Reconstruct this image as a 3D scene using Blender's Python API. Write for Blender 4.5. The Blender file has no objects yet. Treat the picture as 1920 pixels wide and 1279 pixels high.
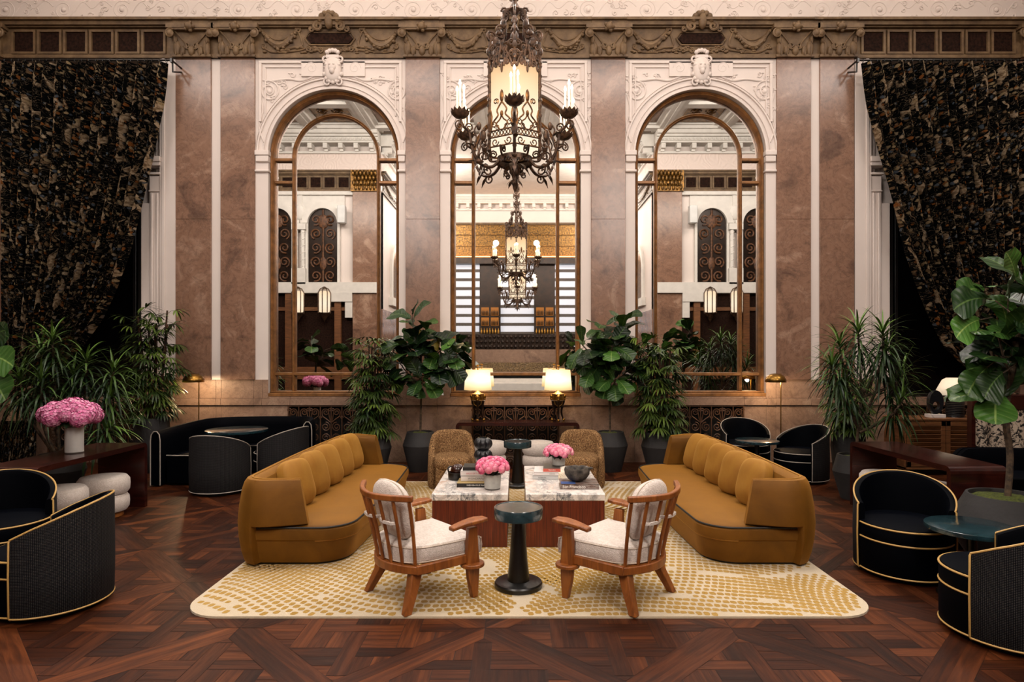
import bpy, bmesh, math, random
from mathutils import Vector, Matrix, noise
RND = random.Random(11)
SC = bpy.context.scene
COL = SC.collection
PI = math.pi
V = Vector

# ------------------------------------------------------------------ scene scale
FOC, CX, CY, EYE = 1150.0, 970.0, 665.0, 1.7
WY = 9.66                                   # depth of the mirror wall from the camera
WS = WY / FOC
def wx(p): return (p - CX) * WS             # survey units along the mirror wall -> metres
def wz(p): return EYE + (CY - p) * WS

# ------------------------------------------------------------------ mesh builder
class MB:
    def __init__(s):
        s.v = []; s.f = []; s.m = []; s.uv = []; s.has_uv = False; s.tint = []
    def add(s, pts, faces, mi=0, uvs=None, tint=0.5):
        o = len(s.v)
        s.v += [tuple(p) for p in pts]
        if uvs: s.has_uv = True; s.uv += list(uvs)
        else: s.uv += [(p[0], p[2]) for p in pts]
        for f in faces:
            s.f.append([i + o for i in f]); s.m.append(mi); s.tint.append(tint)
        return s
    def box(s, c, size, mi=0, rot=None):
        hx, hy, hz = size[0] / 2, size[1] / 2, size[2] / 2
        pts = [V((x * hx, y * hy, z * hz)) for x in (-1, 1) for y in (-1, 1) for z in (-1, 1)]
        if rot is not None: pts = [rot @ p for p in pts]
        pts = [p + V(c) for p in pts]
        return s.add(pts, [(0, 1, 3, 2), (4, 6, 7, 5), (0, 4, 5, 1), (2, 3, 7, 6), (0, 2, 6, 4), (1, 5, 7, 3)], mi)
    def box2(s, a, b, mi=0):
        c = [(a[i] + b[i]) / 2 for i in range(3)]; z = [abs(b[i] - a[i]) for i in range(3)]
        return s.box(c, z, mi)
    def rings(s, rings, closed=True, caps=(True, True), mi=0, uv=False, loop=False):
        n = len(rings[0]); pts = [p for r in rings for p in r]; faces = []
        m = len(rings)
        for i in range(m if loop else m - 1):
            i2 = (i + 1) % m
            for j in range(n if closed else n - 1):
                k = (j + 1) % n
                faces.append((i * n + j, i * n + k, i2 * n + k, i2 * n + j))
        if closed and not loop:
            if caps[0]: faces.append(tuple(range(n - 1, -1, -1)))
            if caps[1]: faces.append(tuple((m - 1) * n + j for j in range(n)))
        uvs = None
        if uv:
            uvs = []; L = 0
            for i, r in enumerate(rings):
                if i: L += (V(r[0]) - V(rings[i - 1][0])).length
                q = 0
                for j, p in enumerate(r):
                    if j: q += (V(p) - V(r[j - 1])).length
                    uvs.append((q, L))
        return s.add(pts, faces, mi, uvs)
    def lathe(s, prof, c=(0, 0, 0), n=32, mi=0, caps=(True, True), sx=1, sy=1):
        rr = []
        for r, z in prof:
            rr.append([(c[0] + sx * r * math.cos(2 * PI * j / n), c[1] + sy * r * math.sin(2 * PI * j / n), c[2] + z) for j in range(n)])
        return s.rings(rr, True, caps, mi)
    def tube(s, pts, r, n=6, mi=0, caps=True, flat=None):
        pts = [V(p) for p in pts]
        m = len(pts)
        rad = r if isinstance(r, (list, tuple)) else [r] * m
        t0 = (pts[1] - pts[0]).normalized()
        up = V((0, 0, 1)) if abs(t0.z) < .9 else V((1, 0, 0))
        a = t0.cross(up).normalized(); rr = []
        for i, p in enumerate(pts):
            t = (pts[min(i + 1, m - 1)] - pts[max(i - 1, 0)])
            t = t.normalized() if t.length > 1e-9 else t0
            a = (a - t * a.dot(t))
            a = a.normalized() if a.length > 1e-6 else t.orthogonal().normalized()
            b = t.cross(a)
            rr.append([p + (a * math.cos(2 * PI * j / n) + b * math.sin(2 * PI * j / n)) * rad[i] for j in range(n)])
        return s.rings(rr, True, (caps, caps), mi)
    def strip(s, pts, w, up, th, mi=0):
        """flat bar: width w along 'up', thickness th"""
        pts = [V(p) for p in pts]; m = len(pts); rr = []
        ws = w if isinstance(w, (list, tuple)) else [w] * m
        for i, p in enumerate(pts):
            t = (pts[min(i + 1, m - 1)] - pts[max(i - 1, 0)]).normalized()
            u = V(up); u = (u - t * u.dot(t)).normalized(); b = t.cross(u)
            h = ws[i] / 2
            rr.append([p + u * h + b * th / 2, p - u * h + b * th / 2, p - u * h - b * th / 2, p + u * h - b * th / 2])
        return s.rings(rr, True, (True, True), mi)
    def sell(s, c, size, e1=1.0, e2=1.0, nu=24, nv=12, mi=0, rot=None, fn=None):
        def sg(x, e): return math.copysign(abs(x) ** e, x)
        rr = []
        for i in range(nv + 1):
            ph = -PI / 2 + PI * i / nv
            ring = []
            for j in range(nu):
                th = 2 * PI * j / nu
                p = V((sg(math.cos(ph), e1) * sg(math.cos(th), e2) * size[0], sg(math.cos(ph), e1) * sg(math.sin(th), e2) * size[1], sg(math.sin(ph), e1) * size[2]))
                if fn: p = fn(p)
                if rot is not None: p = rot @ p
                ring.append(p + V(c))
            rr.append(ring)
        return s.rings(rr, True, (True, True), mi)
    def prism(s, poly, z0, z1, mi=0):
        n = len(poly)
        pts = [(p[0], p[1], z0) for p in poly] + [(p[0], p[1], z1) for p in poly]
        faces = [tuple(range(n - 1, -1, -1)), tuple(range(n, 2 * n))] + [(j, (j + 1) % n, n + (j + 1) % n, n + j) for j in range(n)]
        return s.add(pts, faces, mi)
    def grid(s, fn, nu, nv, mi=0, uv=None):
        pts = [fn(i / nu, j / nv) for i in range(nu + 1) for j in range(nv + 1)]
        faces = [(i * (nv + 1) + j, (i + 1) * (nv + 1) + j, (i + 1) * (nv + 1) + j + 1, i * (nv + 1) + j + 1) for i in range(nu) for j in range(nv)]
        uvs = [uv(i / nu, j / nv) for i in range(nu + 1) for j in range(nv + 1)] if uv else None
        return s.add(pts, faces, mi, uvs)
    def xf(s, M):
        s.v = [tuple(M @ V(p)) for p in s.v]
        return s
    def build(s, name, mats, parent=None, loc=None, rz=0, smooth=True, angle=38, bevel=0, bseg=2, sub=0, fix=True, solid=0):
        me = bpy.data.meshes.new(name)
        me.from_pydata(s.v, [], s.f)
        if not isinstance(mats, (list, tuple)): mats = [mats]
        for m in mats: me.materials.append(m)
        me.polygons.foreach_set('material_index', s.m)
        if s.has_uv:
            ul = me.uv_layers.new(name='UVMap')
            li = [0] * len(me.loops); me.loops.foreach_get('vertex_index', li)
            flat = []
            for i in li: flat += s.uv[i]
            ul.data.foreach_set('uv', flat)
        if any(t != .5 for t in s.tint):
            at = me.attributes.new('tint', 'FLOAT', 'FACE'); at.data.foreach_set('value', s.tint)
        if fix:
            bm = bmesh.new(); bm.from_mesh(me)
            bmesh.ops.recalc_face_normals(bm, faces=bm.faces); bm.to_mesh(me); bm.free()
        if smooth:
            me.polygons.foreach_set('use_smooth', [True] * len(me.polygons))
            if not sub: me.set_sharp_from_angle(angle=math.radians(angle))
        me.update()
        o = bpy.data.objects.new(name, me); COL.objects.link(o)
        if parent is not None: o.parent = parent
        if loc is not None: o.location = loc
        if rz: o.rotation_euler = (0, 0, rz)
        if solid:
            md = o.modifiers.new('solid', 'SOLIDIFY'); md.thickness = solid; md.offset = 0
        if bevel:
            md = o.modifiers.new('bevel', 'BEVEL'); md.width = bevel; md.segments = bseg; md.limit_method = 'ANGLE'; md.angle_limit = math.radians(35); md.harden_normals = False
        if sub:
            md = o.modifiers.new('sub', 'SUBSURF'); md.levels = sub; md.render_levels = sub
        return o

def thing(name, label, cat, loc=(0, 0, 0), rz=0, group=None):
    o = bpy.data.objects.new(name, None); COL.objects.link(o)
    o.location = loc; o.rotation_euler = (0, 0, rz); o.empty_display_size = .1
    return tag(o, label, cat, group)
def tag(o, label, cat, group=None, kind=None):
    o['label'] = label; o['category'] = cat
    if group: o['group'] = group
    if kind: o['kind'] = kind
    return o
def struct(o, label=None):
    o['kind'] = 'structure'
    if label: o['label'] = label
    return o
def sempty(name, label=None, loc=(0, 0, 0), rz=0):
    o = bpy.data.objects.new(name, None); COL.objects.link(o); o.location = loc; o.rotation_euler = (0, 0, rz)
    return struct(o, label)
def dup(root, loc, rz, label=None, group=None):
    r = root.copy(); COL.objects.link(r); r.location = loc; r.rotation_euler = (0, 0, rz)
    if label: r['label'] = label
    if group: r['group'] = group
    for ch in list(root.children):
        c = ch.copy(); COL.objects.link(c); c.parent = r
        for g in list(ch.children):
            d = g.copy(); COL.objects.link(d); d.parent = c
    return r

def Rz(a): return Matrix.Rotation(a, 3, 'Z')
def Rx(a): return Matrix.Rotation(a, 3, 'X')
def Ry(a): return Matrix.Rotation(a, 3, 'Y')
def lerp(a, b, t): return a + (b - a) * t
def interp(tab, t):
    if t <= tab[0][0]: return tab[0][1]
    for (a, b), (c, d) in zip(tab, tab[1:]):
        if t <= c: return b + (d - b) * (t - a) / (c - a)
    return tab[-1][1]
def catmull(pts, n=6, loop=False):
    pts = [V(p) for p in pts]; out = []; m = len(pts)
    rng = m if loop else m - 1
    for i in range(rng):
        g = (lambda k: pts[k % m]) if loop else (lambda k: pts[max(0, min(m - 1, k))])
        p0, p1, p2, p3 = g(i - 1), g(i), g(i + 1), g(i + 2)
        for k in range(n):
            t = k / n
            out.append(.5 * ((2 * p1) + (p2 - p0) * t + (2 * p0 - 5 * p1 + 4 * p2 - p3) * t * t + (3 * p1 - p0 - 3 * p2 + p3) * t ** 3))
    if not loop: out.append(pts[-1])
    return out
def spiral2(c, r0, r1, a0, turns, n=22):
    """2D spiral, radius r0 -> r1"""
    return [(c[0] + lerp(r0, r1, i / n) * math.cos(a0 + turns * 2 * PI * i / n), c[1] + lerp(r0, r1, i / n) * math.sin(a0 + turns * 2 * PI * i / n)) for i in range(n + 1)]
def rrect(w, d, r, n=6):
    out = []
    for cx, cy, a in ((w / 2 - r, d / 2 - r, 0), (-w / 2 + r, d / 2 - r, PI / 2), (-w / 2 + r, -d / 2 + r, PI), (w / 2 - r, -d / 2 + r, 1.5 * PI)):
        for i in range(n + 1):
            t = a + PI / 2 * i / n
            out.append((cx + r * math.cos(t), cy + r * math.sin(t)))
    return out

# ------------------------------------------------------------------ materials
def lin(h):
    h = h.lstrip('#'); o = []
    for i in (0, 2, 4):
        c = int(h[i:i + 2], 16) / 255
        o.append(c / 12.92 if c <= .04045 else ((c + .055) / 1.055) ** 2.4)
    return (*o, 1)
class NT:
    def __init__(s, name):
        s.mat = bpy.data.materials.new(name); s.mat.use_nodes = True
        s.t = s.mat.node_tree; s.n = s.t.nodes; s.l = s.t.links
        s.b = s.n['Principled BSDF']; s.out = s.n['Material Output']
    def node(s, typ, **kw):
        n = s.n.new(typ)
        for k, v in kw.items():
            if k in ('operation', 'data_type', 'blend_type', 'wave_type', 'feature', 'distance', 'bands_direction', 'attribute_name', 'noise_dimensions', 'wave_profile', 'interpolation', 'gradient_type'): setattr(n, k, v)
            else:
                key = k.replace('_', ' ')
                inp = n.inputs.get(key) or n.inputs[int(k[1:])] if not (k[0] == 'i' and k[1:].isdigit()) else n.inputs[int(k[1:])]
                s.put(inp, v)
        return n
    def put(s, inp, v):
        if isinstance(v, bpy.types.NodeSocket): s.l.new(v, inp)
        else: inp.default_value = v
    def coord(s, kind='Object', scale=(1, 1, 1), rot=(0, 0, 0), loc=(0, 0, 0)):
        tc = s.n.new('ShaderNodeTexCoord')
        mp = s.n.new('ShaderNodeMapping'); s.l.new(tc.outputs[kind], mp.inputs['Vector'])
        mp.inputs['Scale'].default_value = scale; mp.inputs['Rotation'].default_value = rot; mp.inputs['Location'].default_value = loc
        return mp.outputs[0]
    def noise(s, vec, scale=5, detail=4, rough=.55, dist=0):
        n = s.n.new('ShaderNodeTexNoise'); s.l.new(vec, n.inputs['Vector'])
        n.inputs['Scale'].default_value = scale; n.inputs['Detail'].default_value = detail; n.inputs['Roughness'].default_value = rough; n.inputs['Distortion'].default_value = dist
        return n
    def voro(s, vec, scale=5, feature='F1', rand=1):
        n = s.n.new('ShaderNodeTexVoronoi'); n.feature = feature; s.l.new(vec, n.inputs['Vector'])
        n.inputs['Scale'].default_value = scale; n.inputs['Randomness'].default_value = rand
        return n
    def ramp(s, fac, stops, interp='LINEAR'):
        n = s.n.new('ShaderNodeValToRGB'); s.l.new(fac, n.inputs['Fac'])
        cr = n.color_ramp; cr.interpolation = interp
        while len(cr.elements) < len(stops): cr.elements.new(.5)
        for e, (p, c) in zip(cr.elements, stops):
            e.position = p; e.color = lin(c) if isinstance(c, str) else (c, c, c, 1)
        return n.outputs['Color']
    def mix(s, a, b, fac, mode='MIX'):
        n = s.n.new('ShaderNodeMix'); n.data_type = 'RGBA'; n.blend_type = mode
        s.put(n.inputs['Factor'], fac)
        for k, v in ((6, a), (7, b)):
            s.put(n.inputs[k], lin(v) if isinstance(v, str) else v)
        return n.outputs[2]
    def math(s, op, a, b=0.0, c=None, clamp=False):
        n = s.n.new('ShaderNodeMath'); n.operation = op; n.use_clamp = clamp
        s.put(n.inputs[0], a); s.put(n.inputs[1], b)
        if c is not None: s.put(n.inputs[2], c)
        return n.outputs[0]
    def bump(s, h, strength=.3, dist=.01):
        n = s.n.new('ShaderNodeBump'); s.l.new(h, n.inputs['Height'])
        n.inputs['Strength'].default_value = strength; n.inputs['Distance'].default_value = dist
        s.l.new(n.outputs[0], s.b.inputs['Normal']); return n
    def set(s, **kw):
        for k, v in kw.items():
            nm = {'color': 'Base Color', 'rough': 'Roughness', 'metal': 'Metallic', 'sheen': 'Sheen Weight', 'sheenr': 'Sheen Roughness', 'sheent': 'Sheen Tint', 'coat': 'Coat Weight', 'coatr': 'Coat Roughness', 'spec': 'Specular IOR Level', 'ecol': 'Emission Color', 'estr': 'Emission Strength', 'trans': 'Transmission Weight', 'alpha': 'Alpha', 'sss': 'Subsurface Weight'}[k]
            s.put(s.b.inputs[nm], lin(v) if isinstance(v, str) else v)
        return s
def simple(name, color, rough=.5, metal=0, var=.12, scale=6, bump=0, bscale=60, **kw):
    m = NT(name); c = m.coord()
    n = m.noise(c, scale, 4)
    m.set(color=m.mix(color, m.mix(color, '#000000', min(1, var * 2.2)), m.ramp(n.outputs[0], [(.35, 0.), (.7, 1.)])), rough=rough, metal=metal, **kw)
    if bump: m.bump(m.noise(c, bscale, 3).outputs[0], bump, .01)
    return m.mat
# ------------------------------------------------------------------ the materials
M = {}
def mk_marble(name, base, dark, light, vein, scale=1.0, rough=.24):
    m = NT(name); c = m.coord('Object', (1, 1, 1))
    w = m.noise(c, .9 * scale, 5, .6, 1.8)
    vec = m.mix(c, w.outputs['Color'], .22, 'ADD')
    n1 = m.noise(vec, 1.15 * scale, 8, .6, 1.9)
    col = m.ramp(n1.outputs[0], [(.34, dark), (.46, base), (.56, base), (.7, light)])
    n2 = m.noise(vec, 3.2 * scale, 8, .68, 2.0)
    v = m.math('ABSOLUTE', m.math('SUBTRACT', n2.outputs[0], .5))
    col = m.mix(col, vein, m.math('MULTIPLY', m.ramp(v, [(0., 1.), (.035, 0.)]), .45))
    n3 = m.noise(c, 14, 6, .72)
    col = m.mix(col, m.ramp(n3.outputs[0], [(.35, dark), (.65, light)]), .15)
    m.set(color=col, rough=rough, spec=.4)
    return m.mat
M['marble'] = mk_marble('pink brown marble', '#83624f', '#594135', '#a98a76', '#46322a')
M['marble2'] = mk_marble('tan dado marble', '#8a6e5c', '#6a5244', '#a58a75', '#4d372b', 1.3, .5)

m = NT('white plaster'); c = m.coord()
n = m.noise(c, 2.0, 3)
m.set(color=m.mix('#dfd3cc', '#d3c6be', n.outputs[0]), rough=.55)
m.bump(m.noise(c, 90, 3).outputs[0], .06, .01); M['plaster'] = m.mat

m = NT('white plaster with scroll relief'); c = m.coord()
ds = m.noise(c, 1.6, 3, .5).outputs['Color']
vec = m.mix(c, ds, .35, 'ADD')
v1 = m.voro(vec, 2.3, 'F1', .6)
w = m.math('SINE', m.math('MULTIPLY', v1.outputs['Distance'], 34))
n2 = m.noise(vec, 9, 5, .6)
h = m.math('ADD', m.math('MULTIPLY', w, .35), n2.outputs[0])
m.set(color='#dccbc2', rough=.6); m.bump(h, .32, .03); M['relief'] = m.mat

m = NT('brown carved stone'); c = m.coord()
n1 = m.noise(c, 6, 6, .65); n2 = m.noise(c, 30, 4, .6)
col = m.ramp(n1.outputs[0], [(.3, '#41301f'), (.5, '#664f34'), (.72, '#82694a')])
m.set(color=m.mix(col, '#5a4228', m.math('MULTIPLY', n2.outputs[0], .5)), rough=.62)
m.bump(n2.outputs[0], .25, .01); M['brown'] = m.mat
m = NT('brown stone with foliage relief'); c = m.coord()
ds = m.noise(c, 3, 3, .5).outputs['Color']; vec = m.mix(c, ds, .25, 'ADD')
v1 = m.voro(vec, 5.5, 'F1', .9); n2 = m.noise(vec, 14, 5, .6)
h = m.math('ADD', m.math('MULTIPLY', m.math('SINE', m.math('MULTIPLY', v1.outputs['Distance'], 22)), .4), n2.outputs[0])
col = m.ramp(n2.outputs[0], [(.3, '#4a3824'), (.5, '#725c3c'), (.75, '#8f774f')])
m.set(color=col, rough=.6); m.bump(h, .6, .03); M['brownrelief'] = m.mat
M['brownpanel'] = simple('dark red brown panel', '#2d1a12', .8, var=.4, scale=25, spec=.1)
M['bronze'] = simple('bronze frame', '#93653a', .38, .3, var=.25, scale=9)
m = NT('mirror glass'); m.set(color=(.9, .88, .84, 1), rough=.012, metal=1.0); M['mirror'] = m.mat
M['iron'] = simple('bronzed iron grille', '#5b3b24', .5, .2, var=.3)
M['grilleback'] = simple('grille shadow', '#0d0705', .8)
M['blackglass'] = simple('dark window glass', '#050405', .25, spec=.2)
M['blackwood'] = simple('black painted window frame', '#0c0a0a', .4)
M['gold'] = simple('gilded relief', '#8a6228', .35, .6, var=.5, scale=18, bump=.8, bscale=14)
M['ceilwhite'] = simple('white ceiling plaster', '#d8d3cc', .6, var=.05)
M['coffer'] = simple('brown coffer field', '#a58a77', .6, var=.2)

# floor
m = NT('walnut parquet'); c = m.coord('UV')
at = m.n.new('ShaderNodeAttribute'); at.attribute_name = 'tint'
g = m.noise(m.coord('UV', (2.2, 34, 1)), 1.0, 6, .65, .6)
g2 = m.noise(m.coord('UV', (1.0, 7, 1)), 1.3, 4, .6, .8)
f = m.math('ADD', m.math('MULTIPLY', g.outputs[0], .5), m.math('MULTIPLY', g2.outputs[0], .5))
col = m.ramp(f, [(.3, '#27140b'), (.46, '#4b2a17'), (.6, '#693f25'), (.8, '#855636')])
hue = m.ramp(at.outputs['Fac'], [(0., '#7c6555'), (.45, '#b0967f'), (1., '#f5dcc0')])
col = m.mix(col, hue, 1.0, 'MULTIPLY')
m.set(color=col, rough=m.ramp(g.outputs[0], [(.3, .52), (.7, .4)]), spec=.18)
m.bump(g.outputs[0], .12, .004); M['floor'] = m.mat
M['floorgap'] = simple('dark floor joint', '#140a07', .7)

# rug
m = NT('cream rug pile'); c = m.coord(); n = m.noise(c, 160, 3)
m.set(color=m.mix('#d0c1a8', '#baa98b', n.outputs[0]), rough=.95, sheen=.3, spec=.1); m.bump(n.outputs[0], .5, .01); M['rug'] = m.mat
m = NT('gold rug pile'); c = m.coord(); n = m.noise(c, 120, 3); n2 = m.noise(c, 1.2, 2)
m.set(color=m.mix(m.mix('#a5802f', '#8f6c22', n.outputs[0]), '#b8944a', m.ramp(n2.outputs[0], [(.35, 0.), (.7, .6)])), rough=.95, sheen=.2, spec=.1); m.bump(n.outputs[0], .5, .01); M['ruggold'] = m.mat

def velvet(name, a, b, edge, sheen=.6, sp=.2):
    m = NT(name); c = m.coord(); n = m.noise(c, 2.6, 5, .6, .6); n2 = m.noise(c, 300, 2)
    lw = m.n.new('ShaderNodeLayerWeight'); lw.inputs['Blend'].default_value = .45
    col = m.mix(m.mix(a, b, m.ramp(n.outputs[0], [(.3, 0.), (.7, 1.)])), edge, m.ramp(lw.outputs['Facing'], [(.4, 0.), (1., .5)]))  # edge colour blended in at grazing view, a velvet sheen put into the colour
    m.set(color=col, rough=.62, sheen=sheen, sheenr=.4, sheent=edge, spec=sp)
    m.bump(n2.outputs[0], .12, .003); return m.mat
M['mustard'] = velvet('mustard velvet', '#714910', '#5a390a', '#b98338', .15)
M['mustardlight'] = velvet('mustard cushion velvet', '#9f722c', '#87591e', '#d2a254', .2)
M['navy'] = velvet('navy velvet', '#020307', '#010205', '#060a14', .0, .04)
M['pipedark'] = simple('black piping', '#0a0705', .6)
M['pipegold'] = simple('gold piping', '#c19a58', .5, .0, var=.05)
M['pipegrey'] = simple('pale piping', '#a89f94', .6, var=.05)
m = NT('navy woven fabric'); c = m.coord('UV', (1, 1, 1))
sx = m.n.new('ShaderNodeSeparateXYZ'); m.l.new(c, sx.inputs[0])
a = m.math('SINE', m.math('MULTIPLY', m.math('ADD', sx.outputs[0], sx.outputs[1]), 330))
b = m.math('SINE', m.math('MULTIPLY', m.math('SUBTRACT', sx.outputs[0], sx.outputs[1]), 330))
ab = m.math('MULTIPLY', a, b); n = m.noise(c, 60, 3)
k = m.ramp(m.math('ADD', m.math('MULTIPLY', ab, .5), .5), [(.55, 0.), (.85, 1.)])
m.set(color=m.mix('#05060b', m.mix('#2c2e38', '#575249', n.outputs[0]), k), rough=.7, spec=.15)
m.bump(ab, .4, .004); M['woven'] = m.mat

def wood(name, a, b, cst, rough=.4, scale=(1, 1, 14), sc=2.2, coat=0):
    m = NT(name); c = m.coord('Object', scale)
    n = m.noise(c, sc, 6, .6, 1.2)
    m.set(color=m.ramp(n.outputs[0], [(.3, a), (.52, b), (.75, cst)]), rough=rough, coat=coat, coatr=.2); m.bump(n.outputs[0], .06, .004)
    return m.mat
M['chairwood'] = wood('warm oak', '#673714', '#874c1e', '#a3632c', .42, (9, 9, 1.2))
M['mahogany'] = wood('dark mahogany', '#1d0806', '#2f0f0a', '#40170f', .25, (1.5, 1.5, 9), 2.2, .3)
M['veneer'] = wood('red sapele veneer', '#3a1409', '#5c2411', '#7a351a', .35, (26, 26, 1), 2.5)
M['cabinet'] = wood('brown walnut', '#4d2e18', '#6d4425', '#855934', .5, (1.2, 2, 12))
M['plinth'] = wood('honey oak plinth', '#6b3d18', '#8a5323', '#a0652e', .4, (4, 4, 12))
m = NT('white boucle'); c = m.coord(); n = m.noise(c, 55, 4, .7); v = m.voro(c, 130)
m.set(color=m.mix('#dbd1c9', '#bfb2a6', m.ramp(n.outputs[0], [(.35, 0.), (.75, 1.)])), rough=.95, sheen=.25, spec=.1)
m.bump(v.outputs['Distance'], .5, .006); M['white'] = m.mat
M['whitepipe'] = simple('cream seam', '#cfc1b0', .9)
m = NT('tan boucle'); c = m.coord(); v = m.voro(c, 75); n = m.noise(c, 95, 3, .6, 1.0)
m.set(color=m.ramp(n.outputs[0], [(.34, '#2b1c10'), (.5, '#7d5c3c'), (.68, '#c6a274')]), rough=.95, spec=.1)
m.bump(n.outputs[0], .9, .012); M['tan'] = m.mat
m = NT('white marble with grey and rust veins'); c = m.coord('Object', (1.3, .8, 1), (0, 0, .5))
w = m.noise(c, 2.2, 5, .6).outputs['Color']; vec = m.mix(c, w, .4, 'ADD')
n1 = m.noise(vec, 3.2, 8, .65, 1.5); v1 = m.math('ABSOLUTE', m.math('SUBTRACT', n1.outputs[0], .5))
n2 = m.noise(vec, 1.3, 4, .6, 1.0); n3 = m.noise(vec, 2.0, 6, .6, 1.8); v3 = m.math('ABSOLUTE', m.math('SUBTRACT', n3.outputs[0], .52))
col = m.mix('#e9e2db', '#4c5257', m.math('MULTIPLY', m.ramp(v1, [(0., 1.), (.075, 0.)]), m.ramp(n2.outputs[0], [(.42, .1), (.58, 1.)])))
col = m.mix(col, '#b9855a', m.math('MULTIPLY', m.ramp(v3, [(0., 1.), (.05, 0.)]), m.ramp(n2.outputs[0], [(.36, .8), (.5, 0.)])))
m.set(color=col, rough=.22, spec=.5); M['topmarble'] = m.mat
m = NT('teal lacquer'); c = m.coord(); n = m.noise(c, 7, 5, .6, 1.)
m.set(color=m.mix('#12262b', '#27424a', m.ramp(n.outputs[0], [(.35, 0.), (.75, 1.)])), rough=.2, coat=.6, coatr=.12); M['teal'] = m.mat
M['black'] = simple('black lacquer', '#0a0807', .3, var=.1)
M['ceramic'] = simple('black ribbed ceramic', '#15171c', .32, var=.1)
M['potblack'] = simple('charcoal planter', '#262424', .75, var=.25, scale=4, bump=.2, bscale=40)
m = NT('green moss'); c = m.coord(); n = m.noise(c, 40, 5, .7)
m.set(color=m.ramp(n.outputs[0], [(.3, '#1c2408'), (.55, '#55601c'), (.8, '#7f8430')]), rough=1); m.bump(n.outputs[0], 1., .03); M['moss'] = m.mat
M['soil'] = simple('dark soil', '#17110c', .95, bump=.6)
M['bark'] = simple('pale bark', '#5c4a37', .85, var=.45, scale=22, bump=.8, bscale=35)
M['cane'] = simple('brown cane', '#5a3a22', .7, var=.5, scale=14, bump=.5)
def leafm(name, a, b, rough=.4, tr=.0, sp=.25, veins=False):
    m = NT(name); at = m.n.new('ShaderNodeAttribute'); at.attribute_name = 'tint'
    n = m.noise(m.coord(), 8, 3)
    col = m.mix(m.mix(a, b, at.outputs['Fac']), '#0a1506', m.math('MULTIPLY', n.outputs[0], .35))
    if veins:
        sx = m.n.new('ShaderNodeSeparateXYZ'); m.l.new(m.coord('UV'), sx.inputs[0])
        af = m.math('ABSOLUTE', sx.outputs[0])
        rib = m.ramp(af, [(.03, 1.), (.07, 0.)])
        ph = m.math('SINE', m.math('MULTIPLY', m.math('SUBTRACT', sx.outputs[1], m.math('MULTIPLY', af, .2)), 46))
        lat = m.ramp(ph, [(.86, 0.), (.98, 1.)])
        col = m.mix(col, m.mix('#4f6f35', '#a5b96a', at.outputs['Fac']), m.math('MULTIPLY', m.math('MAXIMUM', rib, m.math('MULTIPLY', lat, .3)), .55))
        m.bump(m.math('MULTIPLY', ph, -1.0), .25, .005)
    m.set(color=col, rough=rough, spec=sp); return m.mat
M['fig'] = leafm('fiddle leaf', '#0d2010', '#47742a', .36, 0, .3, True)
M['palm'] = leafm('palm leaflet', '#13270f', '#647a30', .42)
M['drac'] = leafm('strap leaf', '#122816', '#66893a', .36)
M['yellowleaf'] = simple('yellow fig leaf', '#a89022', .5)
M['brass'] = simple('aged brass', '#9c7434', .28, .9, var=.2)
M['brassdark'] = simple('dark bronze', '#2b1c12', .3, .5, var=.3)
M['wrought'] = simple('wrought bronze', '#654a37', .5, .4, var=.5, scale=30)
M['wroughtgilt'] = simple('gilded wrought bronze', '#7d552c', .42, .6, var=.5, scale=30)
def emis(name, col, st, base='#f6ead2'):
    m = NT(name); m.set(color=base, rough=.7, ecol=col, estr=st); return m.mat
def shade(name, lo, hi, s0, s1, z0, z1):
    m = NT(name); sx = m.n.new('ShaderNodeSeparateXYZ'); m.l.new(m.coord(), sx.inputs[0])
    f = m.math('DIVIDE', m.math('SUBTRACT', sx.outputs[2], z0), z1 - z0, clamp=True)
    col = m.ramp(f, [(0., lo), (.5, hi), (1., lo)]); m.set(color='#efe2c8', rough=.8, ecol=col, estr=1.0)
    st = m.math('ADD', m.math('MULTIPLY', m.math('SINE', m.math('MULTIPLY', f, PI)), s1 - s0), s0)
    m.put(m.b.inputs['Emission Strength'], st); return m.mat
M['flame'] = emis('candle bulb', '#ffd9a0', 14)
M['candle'] = emis('candle tube', '#ffe6c2', .55)
M['vase'] = simple('frosted pale glass vase', '#b9b9b3', .35, var=.15, scale=12)
M['vasewhite'] = simple('white ceramic vase', '#cfcdc9', .35, var=.05)
m = NT('pink petals'); at = m.n.new('ShaderNodeAttribute'); at.attribute_name = 'tint'
m.set(color=m.ramp(at.outputs['Fac'], [(0., '#c8406e'), (.3, '#e67596'), (.65, '#f0a3b2'), (1., '#f5cfcb')]), rough=.65, sss=.0); M['petal'] = m.mat
m = NT('pink hydrangea petals'); at = m.n.new('ShaderNodeAttribute'); at.attribute_name = 'tint'
m.set(color=m.ramp(at.outputs['Fac'], [(0., '#c9548a'), (.4, '#e07fae'), (.8, '#eaa3c3'), (.97, '#efc4d2'), (1., '#c9c98f')]), rough=.7); M['hydr'] = m.mat
M['stem'] = simple('green stem', '#1d3315', .6)
M['stone'] = simple('rough grey stone bowl', '#5f574f', .8, var=.55, scale=16, bump=1., bscale=22)
M['ball'] = simple('polished brown wood ball', '#3c160b', .25, var=.4, scale=9)
M['paper'] = simple('page block', '#d9d0c2', .8)
for nm, cc in (('bk_black', '#16130f'), ('bk_gold', '#9c8451'), ('bk_white', '#e3dcd8'), ('bk_grey', '#55504a'), ('bk_coral', '#d0604f'), ('bk_blue', '#3b568f'), ('bk_pale', '#cfcfcd')):
    M[nm] = simple(nm, cc, .5, var=.05)
m = NT('photo book jacket'); c = m.coord('Object', (6, 6, 20)); n = m.noise(c, 3, 5, .7)
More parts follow.
